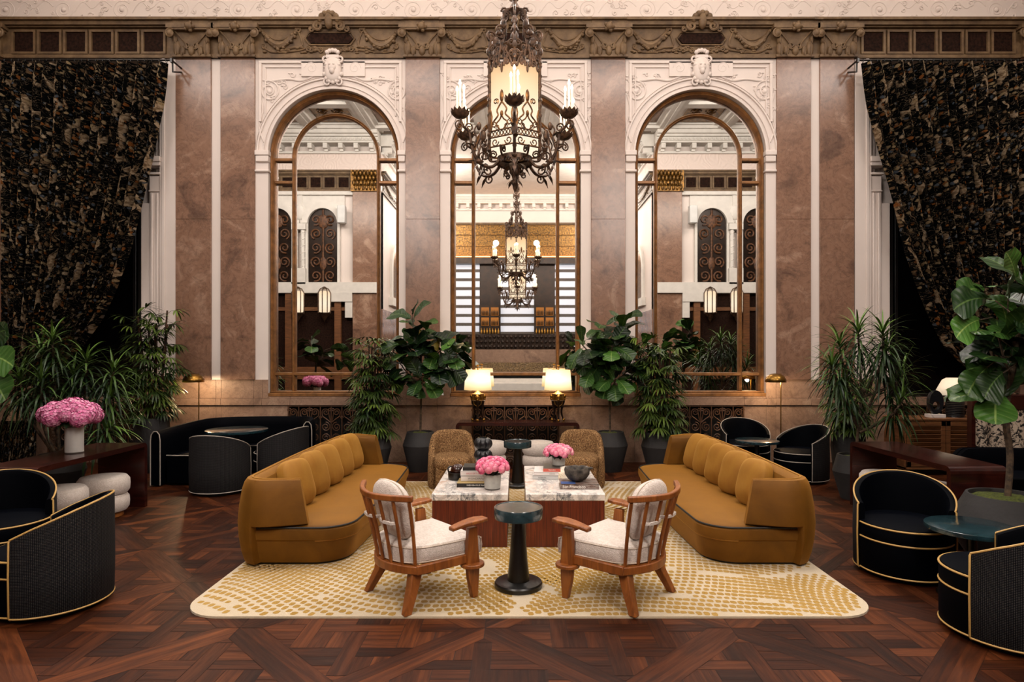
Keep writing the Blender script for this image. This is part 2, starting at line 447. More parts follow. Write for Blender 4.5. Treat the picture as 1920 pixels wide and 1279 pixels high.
m.set(color=m.ramp(n.outputs[0], [(.3, '#1c1916'), (.45, '#6a5248'), (.55, '#8c817a'), (.7, '#2f2a29')]), rough=.4); M['bk_photo'] = m.mat
M['ink_white'] = simple('white lettering', '#f0ece4', .6, var=0)
M['ink_grey'] = simple('grey lettering', '#7c7873', .6, var=0)
M['ink_pink'] = simple('pink lettering', '#d48b90', .6, var=0)

# printed curtain cloth
def printcloth(name, u, ground, cols):
    m = NT(name); c = m.coord('UV', (1, 1, 1))
    d = m.noise(c, 7, 2, .5).outputs['Color']; vec = m.mix(c, d, .09, 'ADD')
    def AND(a, b): return m.math('MULTIPLY', a, b)
    col = ground
    # small leaves
    v2 = m.voro(m.mix(vec, (1, .6, 1, 1), 1.0, 'MULTIPLY'), 22 * u); n2 = m.noise(vec, 6 * u, 2, .5)
    leafc = m.ramp(v2.outputs['Color'], [(0., cols[0]), (.35, cols[1]), (.55, cols[3]), (.7, cols[2])], 'CONSTANT')
    col = m.mix(col, leafc, AND(m.ramp(v2.outputs['Distance'], [(.3, .85), (.42, 0.)]), m.ramp(n2.outputs[0], [(.44, 0.), (.5, 1.)])))
    # tree trunk motifs running up the cloth
    tv = m.mix(vec, (1, .3, 1, 1), 1.0, 'MULTIPLY'); n1 = m.noise(tv, 6.5 * u, 3, .55, 1.0); n3 = m.noise(vec, 26 * u, 3, .6)
    trunk = m.mix(cols[0], cols[4], m.ramp(n3.outputs[0], [(.4, 0.), (.6, 1.)]))
    col = m.mix(col, trunk, AND(m.ramp(n1.outputs[0], [(.59, 0.), (.62, 1.)]), .9))
    # blossoms
    v1 = m.voro(vec, 8.5 * u); petal = m.math('ADD', v1.outputs['Distance'], m.math('MULTIPLY', n3.outputs[0], .28)); sel = m.noise(vec, 3.2 * u, 1)
    pal = m.ramp(v1.outputs['Color'], [(0., cols[1]), (.42, cols[2]), (.52, cols[4]), (.66, cols[0])], 'CONSTANT')
    pal = m.mix(pal, '#0b0805', m.ramp(m.math('SINE', m.math('MULTIPLY', petal, 60)), [(.75, 0.), (.95, .7)]))
    col = m.mix(col, pal, AND(m.ramp(petal, [(.36, 1.), (.41, 0.)]), m.ramp(sel.outputs[0], [(.42, 0.), (.48, 1.)])))
    li = m.math('ABSOLUTE', m.math('SUBTRACT', m.noise(vec, 8 * u, 2, .5, 2).outputs[0], .5))
    col = m.mix(col, cols[4], AND(m.ramp(li, [(0., 1.), (.01, 0.)]), .6))
    m.set(color=col, rough=.9, spec=.05); return m.mat
M['curtain'] = printcloth('black tapestry print', 1.15, '#020202', ['#584530', '#7f6d51', '#6d411d', '#434a52', '#93816a'])
m = NT('black and white floral print'); c = m.coord('UV'); d = m.noise(c, 9, 3).outputs['Color']; vec = m.mix(c, d, .1, 'ADD')
n = m.noise(vec, 15, 4, .65, 1.5)
m.set(color=m.ramp(n.outputs[0], [(.47, '#0a0606'), (.5, '#b9a894'), (1., '#cbbdab')]), rough=.85); M['bwprint'] = m.mat
M['tassel'] = simple('tan tassel', '#8a6a4c', .8, var=.4, scale=60)
# ------------------------------------------------------------------ camera
cam = bpy.data.cameras.new('camera'); co = bpy.data.objects.new('camera', cam); COL.objects.link(co)
co.location = (0, 0, EYE); co.rotation_euler = (PI / 2, 0, 0)
cam.sensor_width = 36; cam.sensor_fit = 'HORIZONTAL'; cam.lens = 36 * FOC / 1920
cam.shift_x = -(CX - 960) / 1920; cam.shift_y = (CY - 639.5) / 1920
cam.clip_start = .05; cam.clip_end = 100
SC.camera = co

# ------------------------------------------------------------------ wall-plane helper
class Wall:
    """local frame on a wall: a along the wall, z up, d out towards the room"""
    def __init__(s, O, N):
        s.O = V(O); s.N = V(N); s.U = V((0, 0, 1)).cross(s.N)
    def p(s, a, z, d=0): return s.O + s.U * a + V((0, 0, z)) + s.N * d
    def box(s, mb, a0, a1, z0, z1, d0, d1, mi=0):
        pts = [s.p(a, z, d) for a in (a0, a1) for z in (z0, z1) for d in (d0, d1)]
        return mb.add(pts, [(0, 1, 3, 2), (4, 6, 7, 5), (0, 4, 5, 1), (2, 3, 7, 6), (0, 2, 6, 4), (1, 5, 7, 3)], mi)
    def tube(s, mb, pts2, r, d=0, n=6, mi=0):
        return mb.tube([s.p(q[0], q[1], (q[2] if len(q) > 2 else 0) + d) for q in pts2], r, n, mi)
    def frame(s, mb, a0, a1, z0, z1, w, d0, d1, mi=0):
        s.box(mb, a0, a1, z1 - w, z1, d0, d1, mi); s.box(mb, a0, a1, z0, z0 + w, d0, d1, mi)
        s.box(mb, a0, a0 + w, z0 + w, z1 - w, d0, d1, mi); s.box(mb, a1 - w, a1, z0 + w, z1 - w, d0, d1, mi)
    def arc(s, mb, ca, cz, r0, r1, d0, d1, mi=0, n=40, a0=0, a1=PI):
        rr = []
        for i in range(n + 1):
            t = lerp(a0, a1, i / n); c, q = math.cos(t), math.sin(t)
            rr.append([s.p(ca + r0 * c, cz + r0 * q, d0), s.p(ca + r1 * c, cz + r1 * q, d0), s.p(ca + r1 * c, cz + r1 * q, d1), s.p(ca + r0 * c, cz + r0 * q, d1)])
        return mb.rings(rr, True, (True, True), mi)
    def bar(s, mb, poly, w, d0, d1, mi=0):
        return mb.strip([s.p(q[0], q[1], (d0 + d1) / 2) for q in poly], w, s.N, 1, mi)
    def blob(s, mb, a, z, d, ra, rz, rd, mi=0, e=1.0, nu=12, nv=8):
        rot = Matrix((s.U, s.N, V((0, 0, 1)))).transposed()
        return mb.sell(s.p(a, z, d), (ra, rd, rz), e, e, nu, nv, mi, rot)

FW = Wall((0, WY, 0), (0, -1, 0))            # front (mirror) wall; a = world x

# ------------------------------------------------------------------ floor
def clip(poly, nx, ny, c):
    out = []
    for i, p in enumerate(poly):
        q = poly[(i + 1) % len(poly)]
        dp, dq = nx * p[0] + ny * p[1] - c, nx * q[0] + ny * q[1] - c
        if dp <= 0: out.append(p)
        if (dp < 0 < dq) or (dq < 0 < dp):
            t = dp / (dp - dq); out.append((p[0] + (q[0] - p[0]) * t, p[1] + (q[1] - p[1]) * t))
    return out
fl = MB(); fl.has_uv = True
def plank(poly, ang):
    if len(poly) < 3: return
    cx = sum(p[0] for p in poly) / len(poly); cy = sum(p[1] for p in poly) / len(poly)
    R_ = 0.0024
    pp = []
    for p in poly:
        dx, dy = p[0] - cx, p[1] - cy; L = math.hypot(dx, dy)
        if L < 1e-4: return
        k = max(0, 1 - R_ * 1.3 / L); pp.append((cx + dx * k, cy + dy * k))
    ca, sa = math.cos(ang), math.sin(ang); ou, ov = RND.uniform(0, 40), RND.uniform(0, 40)
    fl.add([(p[0], p[1], 0) for p in pp], [tuple(range(len(pp)))], 0, [(p[0] * ca + p[1] * sa + ou, -p[0] * sa + p[1] * ca + ov) for p in pp], RND.random() * .98 + .003)
PF, SW, PS = .1, .1, .31                 # frame width, strip width, lattice spacing
def panel(cx, cy, P):
    h = P / 2; s2 = math.sqrt(.5)
    for k in range(4):                       # frame planks of a square panel laid on the diagonal
        a = PI / 4 + k * PI / 2; c, s = math.cos(a), math.sin(a)
        loc = [(-h, h - PF), (-h + PF * .0, h), (h, h), (h - PF, h - PF)] if k % 2 == 0 else [(-h + PF, h - PF), (-h, h), (h, h), (h, h - PF)]
        loc = [(-h + PF, h - PF), (-h, h), (h, h), (h - PF, h - PF)]
        plank([(cx + x * c - y * s, cy + x * s + y * c) for x, y in loc], a)
    L = (h - PF) * math.sqrt(2)
    def cl(poly):
        for nx, ny in ((1, 1), (-1, 1), (1, -1), (-1, -1)): poly = clip(poly, nx, ny, L) if poly else poly
        return poly
    N = int(L / PS) + 2
    def rect(x0, x1, y0, y1, ang):
        poly = cl([(x0, y0), (x1, y0), (x1, y1), (x0, y1)])
        if len(poly) >= 3: plank([(cx + x, cy + y) for x, y in poly], ang)
    for i in range(-N, N + 1):
        for j in range(-N, N + 1):
            x, y = i * PS, j * PS
            if (i + j) % 2 == 0: rect(x - PS + SW / 2, x + PS - SW / 2, y - SW / 2, y + SW / 2, 0)
            else: rect(x - SW / 2, x + SW / 2, y - PS + SW / 2, y + PS - SW / 2, PI / 2)
            x0, x1, y0, y1 = x + SW / 2, x + PS - SW / 2, y + SW / 2, y + PS - SW / 2
            m_ = (x0 + x1) / 2; n_ = (y0 + y1) / 2
            if (i + j) % 2: rect(x0, x1, y0, n_, 0); rect(x0, x1, n_, y1, 0)
            else: rect(x0, m_, y0, y1, PI / 2); rect(m_, x1, y0, y1, PI / 2)
P_ = 1.08; D_ = P_ * math.sqrt(2)
for i in range(-11, 12):
    for j in range(-11, 14):
        cx = -.2 + (i - j) * D_ / 2; cy = 3.05 + (i + j) * D_ / 2
        if -10.2 < cx < 10.2 and 1.5 < cy < 10.2: panel(cx, cy, P_)
floor = struct(fl.build('floor', [M['floor']], smooth=False, fix=False), 'dark walnut parquet floor laid in diagonal woven panels')
fb = MB().box2((-10.6, -5.0, -.06), (10.6, 9.9, -.003)); fo = fb.build('joint_bed', M['floorgap'], floor); fo['kind'] = 'structure'

# ------------------------------------------------------------------ front wall: core, dado, plaster, pilasters
FX0, FX1 = -10.4, 10.4
ZD = wz(712); ZL0, ZL1 = wz(757), wz(747); ZE0, ZE1 = wz(111), wz(42); ZFR = 7.6
core = MB(); FW.box(core, FX0, FX1, 0, 8.3, -.42, -.30)
wall_front = struct(core.build('wall_front', M['plaster']), 'white plaster wall behind the mirrors')

XS = [(331, 397), (415, 479), (761, 825), (1108, 1172), (1455, 1519), (1536, 1600), (-62, 8), (1912, 1985)]
ARCH = [(479, 761, 625.5), (825, 1108, 966.5), (1172, 1455, 1313.5)]
AR = 122.5 * WS; ASP = wz(290); AB = wz(743)

# plaster arch panels
def arch_panel(i, p0, p1, pc):
    a0, a1, ca = wx(p0), wx(p1), wx(pc); e = sempty('wall_panel_%d' % i, ['white arched plaster surround around the mirror beside the left pilasters', 'white arched plaster surround behind the hanging chandelier', 'white arched plaster surround around the mirror beside the right pilasters'][i - 1])
    mb = MB(); n = 44
    def quad(pts): mb.add(pts, [(0, 1, 2, 3)])
    ZT = ZE0 + .02
    for s in (-1, 1):
        x_in = ca + s * AR; x_out = a0 if s < 0 else a1
        quad([FW.p(x_out, ZD, 0), FW.p(x_in, ZD, 0), FW.p(x_in, ASP, 0), FW.p(x_out, ASP, 0)])
        quad([FW.p(x_in, AB, 0), FW.p(x_in, AB, -.3), FW.p(x_in, ASP, -.3), FW.p(x_in, ASP, 0)])
        quad([FW.p(x_out, ASP, 0), FW.p(x_in, ASP, 0), FW.p(x_in, ZT, 0), FW.p(x_out, ZT, 0)])
    for k in range(n):
        t0, t1 = PI - PI * k / n, PI - PI * (k + 1) / n
        q = [(ca + AR * math.cos(t), ASP + AR * math.sin(t)) for t in (t0, t1)]
        quad([FW.p(q[0][0], q[0][1], 0), FW.p(q[1][0], q[1][1], 0), FW.p(q[1][0], ZT, 0), FW.p(q[0][0], ZT, 0)])
        quad([FW.p(q[0][0], q[0][1], -.3), FW.p(q[1][0], q[1][1], -.3), FW.p(q[1][0], q[1][1], 0), FW.p(q[0][0], q[0][1], 0)])
    mb.build('surround', M['plaster'], e)
    mo = MB()
    for r0, r1, d in ((1.0, 1.035, .02), (1.06, 1.075, .02), (1.15, 1.175, .028), (1.19, 1.2, .015)):
        FW.arc(mo, ca, ASP, AR * r0, AR * r1, -.01, d)
    for io, it, w_, dd_ in ((.06, .05, .045, .03), (.15, .14, .02, .02)):
        zt_ = ZT - it; FW.box(mo, a0 + io, a1 - io, zt_ - w_, zt_, -.005, dd_)
        for q0 in (a0 + io, a1 - io - w_): FW.box(mo, q0, q0 + w_, ASP + .45 + io, zt_ - w_, -.005, dd_)
    mo.build('molding', M['plaster'], e, bevel=.006)
    # imposts
    im = MB()
    for s in (-1, 1):
        x_in = ca + s * (AR - .02); x_out = a0 - .0 if s < 0 else a1
        lo, hi = min(x_in, x_out), max(x_in, x_out)
        FW.box(im, lo, hi, ASP - .02, ASP + .06, -.1, .05); FW.box(im, lo + .01, hi - .01, ASP - .12, ASP - .02, -.1, .035)
        FW.box(im, lo, hi, ASP - .28, ASP - .24, -.1, .04)
    im.build('impost', M['plaster'], e, bevel=.012)
    # spandrel scroll relief and keystone cartouche
    rl = MB(); zt = ZT - .2
    for s in (-1, 1):
        sx = lambda q: [(ca + s * x, z) for x, z in q]
        cxx, czz = AR * .985, zt - .33
        FW.tube(rl, sx(spiral2((cxx, czz), .17, .02, 1.2, 2.0, 40)), .014, .006)
        FW.blob(rl, ca + s * cxx, czz, 0, .045, .045, .03)
        FW.tube(rl, sx(catmull([(cxx - .05, czz + .16, 0), (cxx - .3, zt - .14, 0), (cxx - .52, zt - .16, 0), (cxx - .72, zt - .08, 0)], 8) and [(p.x, p.y) for p in catmull([(cxx - .05, czz + .16, 0), (cxx - .3, zt - .14, 0), (cxx - .52, zt - .16, 0), (cxx - .72, zt - .08, 0)], 8)]), .016, .006)
        FW.tube(rl, sx([(p.x, p.y) for p in catmull([(cxx + .14, czz - .05, 0), (cxx + .1, czz - .3, 0), (cxx + .16, czz - .55, 0), (cxx + .08, czz - .8, 0)], 8)]), .014, .006)
        for k in range(26):
            x = lerp(.42, 1.15, RND.random()); z = lerp(zt - .05, zt - .75, RND.random())
            if math.hypot(x, z - ASP) < AR * 1.24 or x > AR * 1.12: continue
            r_ = RND.uniform(.025, .055)
            FW.tube(rl, sx(spiral2((x, z), r_, .008, RND.uniform(0, 6), RND.choice((-1, 1)) * 1.1, 10)), .009, .004, 5)
            FW.blob(rl, ca + s * (x + .04), z + .02, 0, .035, .016, .016, nu=8, nv=5)
        FW.tube(rl, sx(spiral2((.34, zt + .03), .1, .015, 0, 1.6, 20)), .014, .02)
        FW.box(rl, min(ca + s * .16, ca + s * .5), max(ca + s * .16, ca + s * .5), zt - .1, zt + .13, -.01, .03)
    FW.blob(rl, ca, zt, .03, .13, .2, .07, e=.8, nu=18, nv=12)
    FW.blob(rl, ca, zt + .02, .08, .07, .075, .05); FW.blob(rl, ca, zt - .05, .1, .04, .05, .045)
    for s in (-1, 1):
        FW.blob(rl, ca + s * .03, zt + .05, .12, .018, .014, .015); FW.blob(rl, ca + s * .09, zt + .07, .06, .04, .035, .03)
        FW.tube(rl, [(ca + s * x, z) for x, z in spiral2((.11, zt + .16), .06, .015, 3.6, 1.3, 14)], .016, .05)
        FW.tube(rl, [(ca + s * x, z) for x, z in spiral2((.09, zt - .2), .07, .015, 2.6, -1.3, 14)], .014, .04)
    for k in range(5):
        t = PI / 2 + (k - 2) * .42; FW.blob(rl, ca + .11 * math.cos(t), zt + .2 + .09 * math.sin(t), .06, .035, .035, .03)
    FW.box(rl, ca - .1, ca + .1, zt + .17, zt + .22, 0, .07)
    for k in range(7):
        t = -PI / 2 + (k - 3) * .4; FW.blob(rl, ca + .14 * math.cos(t), zt + .2 * math.sin(t), .04, .035, .035, .03)
    rl.build('relief', M['plaster'], e)
    return e
for i, a in enumerate(ARCH): arch_panel(i + 1, *a)

# plain plaster strips beside the pilasters
st = MB()
FW.box(st, wx(397), wx(415), ZD, ZE0, -.3, .0); FW.box(st, wx(1519), wx(1536), ZD, ZE0, -.3, .0)
struct(st.build('wall_strips', M['plaster']), 'narrow white plaster strips between the paired pilasters')

# window casings (left and right ends of the wall) + dark windows
for s, q, lab in ((1, lambda p: p, 'left'), (-1, lambda p: 1933 - p, 'right')):
    nm = 'window_1' if s > 0 else 'window_2'
    e = sempty(nm, 'tall dark window half covered by the %s curtain' % lab)
    def qx(p0, p1): return tuple(sorted((wx(q(p0)), wx(q(p1)))))
    mb = MB(); a = qx(300, 331); FW.box(mb, a[0], a[1], ZD, ZE0, -.3, .02)
    a = qx(280, 302); FW.box(mb, a[0], a[1], ZD, wz(330), -.3, .0)
    a = qx(262, 281); FW.box(mb, a[0], a[1], ZD - .0, wz(380), -.3, -.03)
    a = qx(284, 300); FW.box(mb, a[0], a[1], wz(330), ZE0, -.3, -.12)
    a = qx(-60, 300); FW.box(mb, a[0], a[1], wz(380), ZE0, -.3, -.2)
    for p0, p1, z0, z1, d in ((272, 304, 305, 295, .07), (275, 303, 312, 305, .05), (277, 302, 328, 324, .03), (279, 301, 360, 357, .02)):
        a = qx(p0, p1); FW.box(mb, a[0], a[1], wz(z0), wz(z1), -.2, d)
    a = qx(284, 288); FW.box(mb, a[0], a[1], ZD, wz(362), 0, .025); a = qx(294, 298); FW.box(mb, a[0], a[1], ZD, wz(362), 0, .025)
    a = qx(305, 311); FW.box(mb, a[0], a[1], ZD, ZE0, .0, .035)
    mb.build('casing', M['plaster'], e, bevel=.008)
    fm = MB(); a = qx(254, 264); FW.box(fm, a[0], a[1], wz(742), wz(380), -.29, -.06)
    a = qx(240, 246); FW.box(fm, a[0], a[1], wz(742), wz(380), -.29, -.12)
    a = qx(-60, 264); FW.box(fm, a[0], a[1], wz(745), wz(738), -.29, -.02); FW.box(fm, a[0], a[1], wz(386), wz(379), -.29, -.06)
    fm.build('sash', M['blackwood'], e, bevel=.006)
    pn = MB(); a = qx(-62, 258); FW.box(pn, a[0], a[1], wz(742), wz(382), -.28, -.2); pn.build('pane', M['blackglass'], e)

# dado of stone blocks with ledge
dd = MB(); HOLES = [(90, 262), (540, 702), (885, 1048), (1232, 1395), (1671, 1850)]
GZ0, GZ1 = .12, wz(760)
edges = [-240] + [v for h in HOLES for v in h] + [2180]
JO = [-150, 20, 268, 325, 375, 405, 415, 476, 492, 545, 715, 762, 820, 885, 1110, 1170, 1190, 1240, 1395, 1437, 1455, 1520, 1600, 1668, 1720, 1900]
def blocks(p0, p1, z0, z1, d):
    xs = sorted([p0] + [j for j in JO if p0 + 4 < j < p1 - 4] + [p1])
    for a, b in zip(xs, xs[1:]): FW.box(dd, wx(a) + .0015, wx(b) - .0015, z0 + .0015, z1 - .0015, -.3, d)
for a, b in zip(edges[::2], edges[1::2]): blocks(a, b, .0, GZ1, .0)
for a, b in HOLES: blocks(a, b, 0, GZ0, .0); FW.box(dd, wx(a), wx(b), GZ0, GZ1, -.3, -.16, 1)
blocks(-240, 2180, GZ1, ZL1, .03)
up = [-240, -60, 8, 20, 262]
for a, b in ((-240, 8), (266, 503), (748, 844), (1089, 1191), (1436, 1667), (1912, 2180)): blocks(a, b, ZL1, ZD, .004)
for a, b in ((8, 262), (1671, 1912), (503, 748), (844, 1089), (1191, 1436)): blocks(a, b, ZL1, AB - .002 if a not in (8, 1671) else wz(744), .004)
struct(dd.build('wall_dado', [M['marble2'], M['grilleback']], bevel=.002, bseg=1), 'tan stone dado along the mirror wall')

# pilasters
for i, (p0, p1) in enumerate(XS):
    e = sempty('trim_%d' % (i + 1), 'pink brown marble pilaster with carved capital, %s' % ['beside the left window casing', 'left of the left mirror', 'between the left and middle mirrors', 'between the middle and right mirrors', 'right of the right mirror', 'beside the right window casing', 'at the left end of the wall', 'at the right end of the wall'][i])
    mb = MB(); a0, a1 = wx(p0), wx(p1); zj = wz(412)
    FW.box(mb, a0, a1, ZD, zj - .004, -.3, .03); FW.box(mb, a0, a1, zj + .004, ZE0 + .05, -.3, .03); FW.box(mb, a0 + .004, a1 - .004, ZD, ZE0, -.3, .024)
    mb.build('shaft', M['marble'], e, bevel=.003, bseg=1)
    cp = MB(); ca = (a0 + a1) / 2; w = (a1 - a0) / 2 + .03; z0, z1 = ZE0, wz(52); h = z1 - z0
    FW.box(cp, ca - w, ca + w, z0, z0 + .035, 0, .09); FW.box(cp, ca - w + .03, ca + w - .03, z0 + .035, z1 - .04, 0, .07)
    FW.box(cp, ca - w - .06, ca + w + .06, z1 - .07, z1, 0, .15); FW.box(cp, ca - w - .03, ca + w + .03, z1 - .1, z1 - .07, 0, .14)
    for s in (-1, 1):
        FW.tube(cp, [(ca + s * x, z, .0) for x, z in spiral2((w - .0, z1 - .15), .075, .012, 2.4, -1.6, 20)], .02, .13)
        FW.blob(cp, ca + s * w, z1 - .15, .12, .055, .06, .05)
        pts = [(p.x, p.y) for p in catmull([(w - .05, z1 - .1, 0), (w - .14, z1 - .2, 0), (.09, z0 + .2, 0), (.07, z0 + .12, 0)], 8)]
        FW.tube(cp, [(ca + s * x, z) for x, z in pts], .015, .085)
        FW.tube(cp, [(ca + s * x, z) for x, z in spiral2((.062, z0 + .17), .06, .012, PI, 1.5, 18)], .013, .085)
        for x, zz, ra, rz in ((.23, .13, .06, .12), (.14, .09, .045, .08), (.25, .26, .035, .06)):
            FW.blob(cp, ca + s * x, z0 + zz, .07, ra, rz, .045, nu=10)
            FW.tube(cp, [(ca + s * x, z0 + zz - rz), (ca + s * x, z0 + zz + rz * .8)], .008, .115)
    FW.blob(cp, ca, z1 - .06, .16, .06, .06, .05); FW.blob(cp, ca, z0 + .09, .08, .05, .08, .05)
    for k in range(5): FW.blob(cp, ca + .06 * math.cos(k * 1.256), z1 - .06 + .06 * math.sin(k * 1.256), .15, .03, .03, .03, nu=8, nv=6)
    cp.build('capital', M['brown'], e)

# entablature between the capitals
def entab(W, mb, a0, a1, kind, d=0):
    z0, z1 = ZE0, ZE1
    W.box(mb, a0, a1, z0, z1, -.3, .02 + d); W.box(mb, a0, a1, z0, z0 + .05, 0, .05 + d); W.box(mb, a0, a1, z0 + .05, z0 + .065, 0, .035 + d)
    W.box(mb, a0, a1, z1 - .09, z1, 0, .11 + d); W.box(mb, a0, a1, z1 - .11, z1 - .09, 0, .07 + d); W.box(mb, a0, a1, z1 - .03, z1 + .01, 0, .15 + d)
def entab_squares(W, mb, a0, a1, n, w=.32, step=.408, d=0):
    entab(W, mb, a0, a1, 0, d); c0 = (a0 + a1) / 2 - step * (n - 1) / 2; zc = wz(81)
    for k in range(n):
        c = c0 + k * step
        W.frame(mb, c - w / 2 - .03, c + w / 2 + .03, zc - w / 2 - .03, zc + w / 2 + .03, .035, .01, .05 + d)
        W.box(mb, c - w / 2 + .01, c + w / 2 - .01, zc - w / 2 + .01, zc + w / 2 - .01, 0, .026 + d, 1)
def entab_swag(W, mb, a0, a1, crest=True, d=0):
    entab(W, mb, a0, a1, 0, d); ca = (a0 + a1) / 2; L = (a1 - a0) / 2; z0, z1 = ZE0 + .06, ZE1 - .11; zc = wz(75)
    pl = [(ca - .36, zc), (ca - .3, zc + .075), (ca + .3, zc + .075), (ca + .36, zc), (ca + .3, zc - .075), (ca - .3, zc - .075)]
    pts = [W.p(x, z, .03 + d) for x, z in pl] + [W.p(x, z, .05 + d) for x, z in pl]
    mb.add(pts, [tuple(range(6, 12))] + [(j, (j + 1) % 6, 6 + (j + 1) % 6, 6 + j) for j in range(6)], 1)
    W.tube(mb, [(ca + (x - ca) * 1.09, zc + (z - zc) * 1.3) for x, z in pl + pl[:1]], .014, .04 + d)
    for s in (-1, 1):
        sw = []
        for k in range(19):
            t = k / 18; sw.append((ca + s * lerp(L - .1, .52, t), z1 - .02 - .26 * math.sin(PI * t)))
        W.tube(mb, sw, [.02 + .03 * math.sin(PI * k / 18) + .006 * (k % 2) for k in range(19)], .03 + d, 7)
        sw2 = [(x, z1 - .01 + (z - z1) * .62) for x, z in sw]; W.tube(mb, sw2, .012, .025 + d)
        for k in range(24):
            t = RND.random(); x, z = ca + s * lerp(L - .1, .5, t), z1 - .03 - .27 * math.sin(PI * t)
            W.blob(mb, x + RND.uniform(-.03, .03), z + RND.uniform(-.04, .03), .045 + d, .03, .026, .03, nu=7, nv=5)
        W.tube(mb, [(ca + s * x, z) for x, z in spiral2((.5, z1 - .03), .05, .012, 0, 1.5, 12)], .014, .035 + d)
        rb = [(p.x, p.y) for p in catmull([(.5, z1 - .05, 0), (.44, zc - .1, 0), (.6, z0 + .1, 0), (.75, z0 + .05, 0), (.68, z0 + .02, 0)], 6)]
        W.tube(mb, [(ca + s * x, z) for x, z in rb], .016, .03 + d)
        lv = [(p.x, p.y) for p in catmull([(L - .12, z0 + .12, 0), (L - .3, z0 + .03, 0), (.5, z0 + .06, 0), (.34, z0 + .1, 0), (.15, z0 + .05, 0)], 8)]
        W.tube(mb, [(ca + s * x, z) for x, z in lv], .015, .03 + d)
        for q in ((.34, .08), (.15, .06), (L - .14, .12), (.24, .08)):
            W.tube(mb, [(ca + s * x, z) for x, z in spiral2((q[0], z0 + q[1]), .045, .01, 1, 1.4, 12)], .012, .035 + d)
        for k in range(16): W.blob(mb, ca + s * RND.uniform(.1, L - .1), z0 + RND.uniform(.02, .12), .03 + d, .035, .02, .025, nu=7, nv=5)
    if crest:
        zt = ZE1 - .09
        W.blob(mb, ca, zt + .06, .1 + d, .07, .13, .07)
        for k in range(7):
            t = PI * (k + .5) / 7; W.blob(mb, ca + .14 * math.cos(t), zt + .05 + .13 * math.sin(t), .1 + d, .05, .05, .05, nu=9, nv=6)
        for s in (-1, 1):
            W.tube(mb, [(ca + s * x, z) for x, z in spiral2((.17, zt - .02), .08, .015, 1.5, -1.5, 16)], .022, .1 + d)
            W.tube(mb, [(ca + s * x, z) for x, z in spiral2((.27, zt - .06), .045, .012, 1.5, -1.3, 12)], .016, .08 + d)
segs = [(8, 331, 'sq'), (397, 415, 'pl'), (479, 761, 'sw'), (825, 1108, 'sw'), (1172, 1455, 'sw'), (1519, 1536, 'pl'), (1600, 1912, 'sq'), (-240, -62, 'pl'), (1985, 2180, 'pl')]
lbl = {0: 'brown carved frieze with six square panels above the left curtain', 2: 'brown carved frieze with swags and plaque above the left mirror', 3: 'brown carved frieze with swags behind the chandelier', 4: 'brown carved frieze with swags and plaque above the right mirror', 6: 'brown carved frieze with six square panels above the right curtain'}
for k, (p0, p1, kd) in enumerate(segs):
    mb = MB(); a0, a1 = wx(p0) , wx(p1)
    if kd == 'sq': entab_squares(FW, mb, a0, a1, 6)
    elif kd == 'sw': entab_swag(FW, mb, a0, a1, True)
    else: entab(FW, mb, a0, a1, 0)
    struct(mb.build('trim_%d' % (9 + k), [M['brown'], M['brownpanel']]), lbl.get(k, 'plain brown frieze block'))
tb = MB()                                    # continuous top moulding over the capitals
for p0, p1 in XS: FW.box(tb, wx(p0) - .01, wx(p1) + .01, wz(52), ZE1, -.1, .115); FW.box(tb, wx(p0) - .01, wx(p1) + .01, ZE1 - .03, ZE1 + .01, 0, .155)
struct(tb.build('trim_19', M['brown'], bevel=.01), 'brown cornice blocks over the capitals')

# white relief frieze over the entablature
fz = MB(); FW.box(fz, FX0, FX1, ZE1, 8.3, -.35, -.02)
e = sempty('wall_frieze', 'white plaster frieze with scroll relief over the brown cornice')
fz.build('panel', M['plaster'], e)
rl = MB()
for k in range(-10, 11):
    x = k * .92 + .2; z = ZE1 + .21
    FW.tube(rl, spiral2((x, z), .15, .02, k * .8, 2.1 * (1 if k % 2 else -1), 34), .011, -.024)
    FW.blob(rl, x, z, -.02, .04, .04, .025)
    FW.tube(rl, [(p.x, p.y) for p in catmull([(x + .16, z - .05, 0), (x + .3, z + .12, 0), (x + .45, z + .02, 0), (x + .62, z + .14, 0), (x + .76, z + .05, 0)], 7)], .01, -.024)
    for j in range(9):
        FW.tube(rl, spiral2((x + RND.uniform(.2, .75), z + RND.uniform(-.2, .22)), RND.uniform(.03, .06), .008, RND.uniform(0, 6), RND.choice((-1, 1)) * 1.1, 9), .009, -.018, 5)
rl.build('relief', M['plaster'], e)

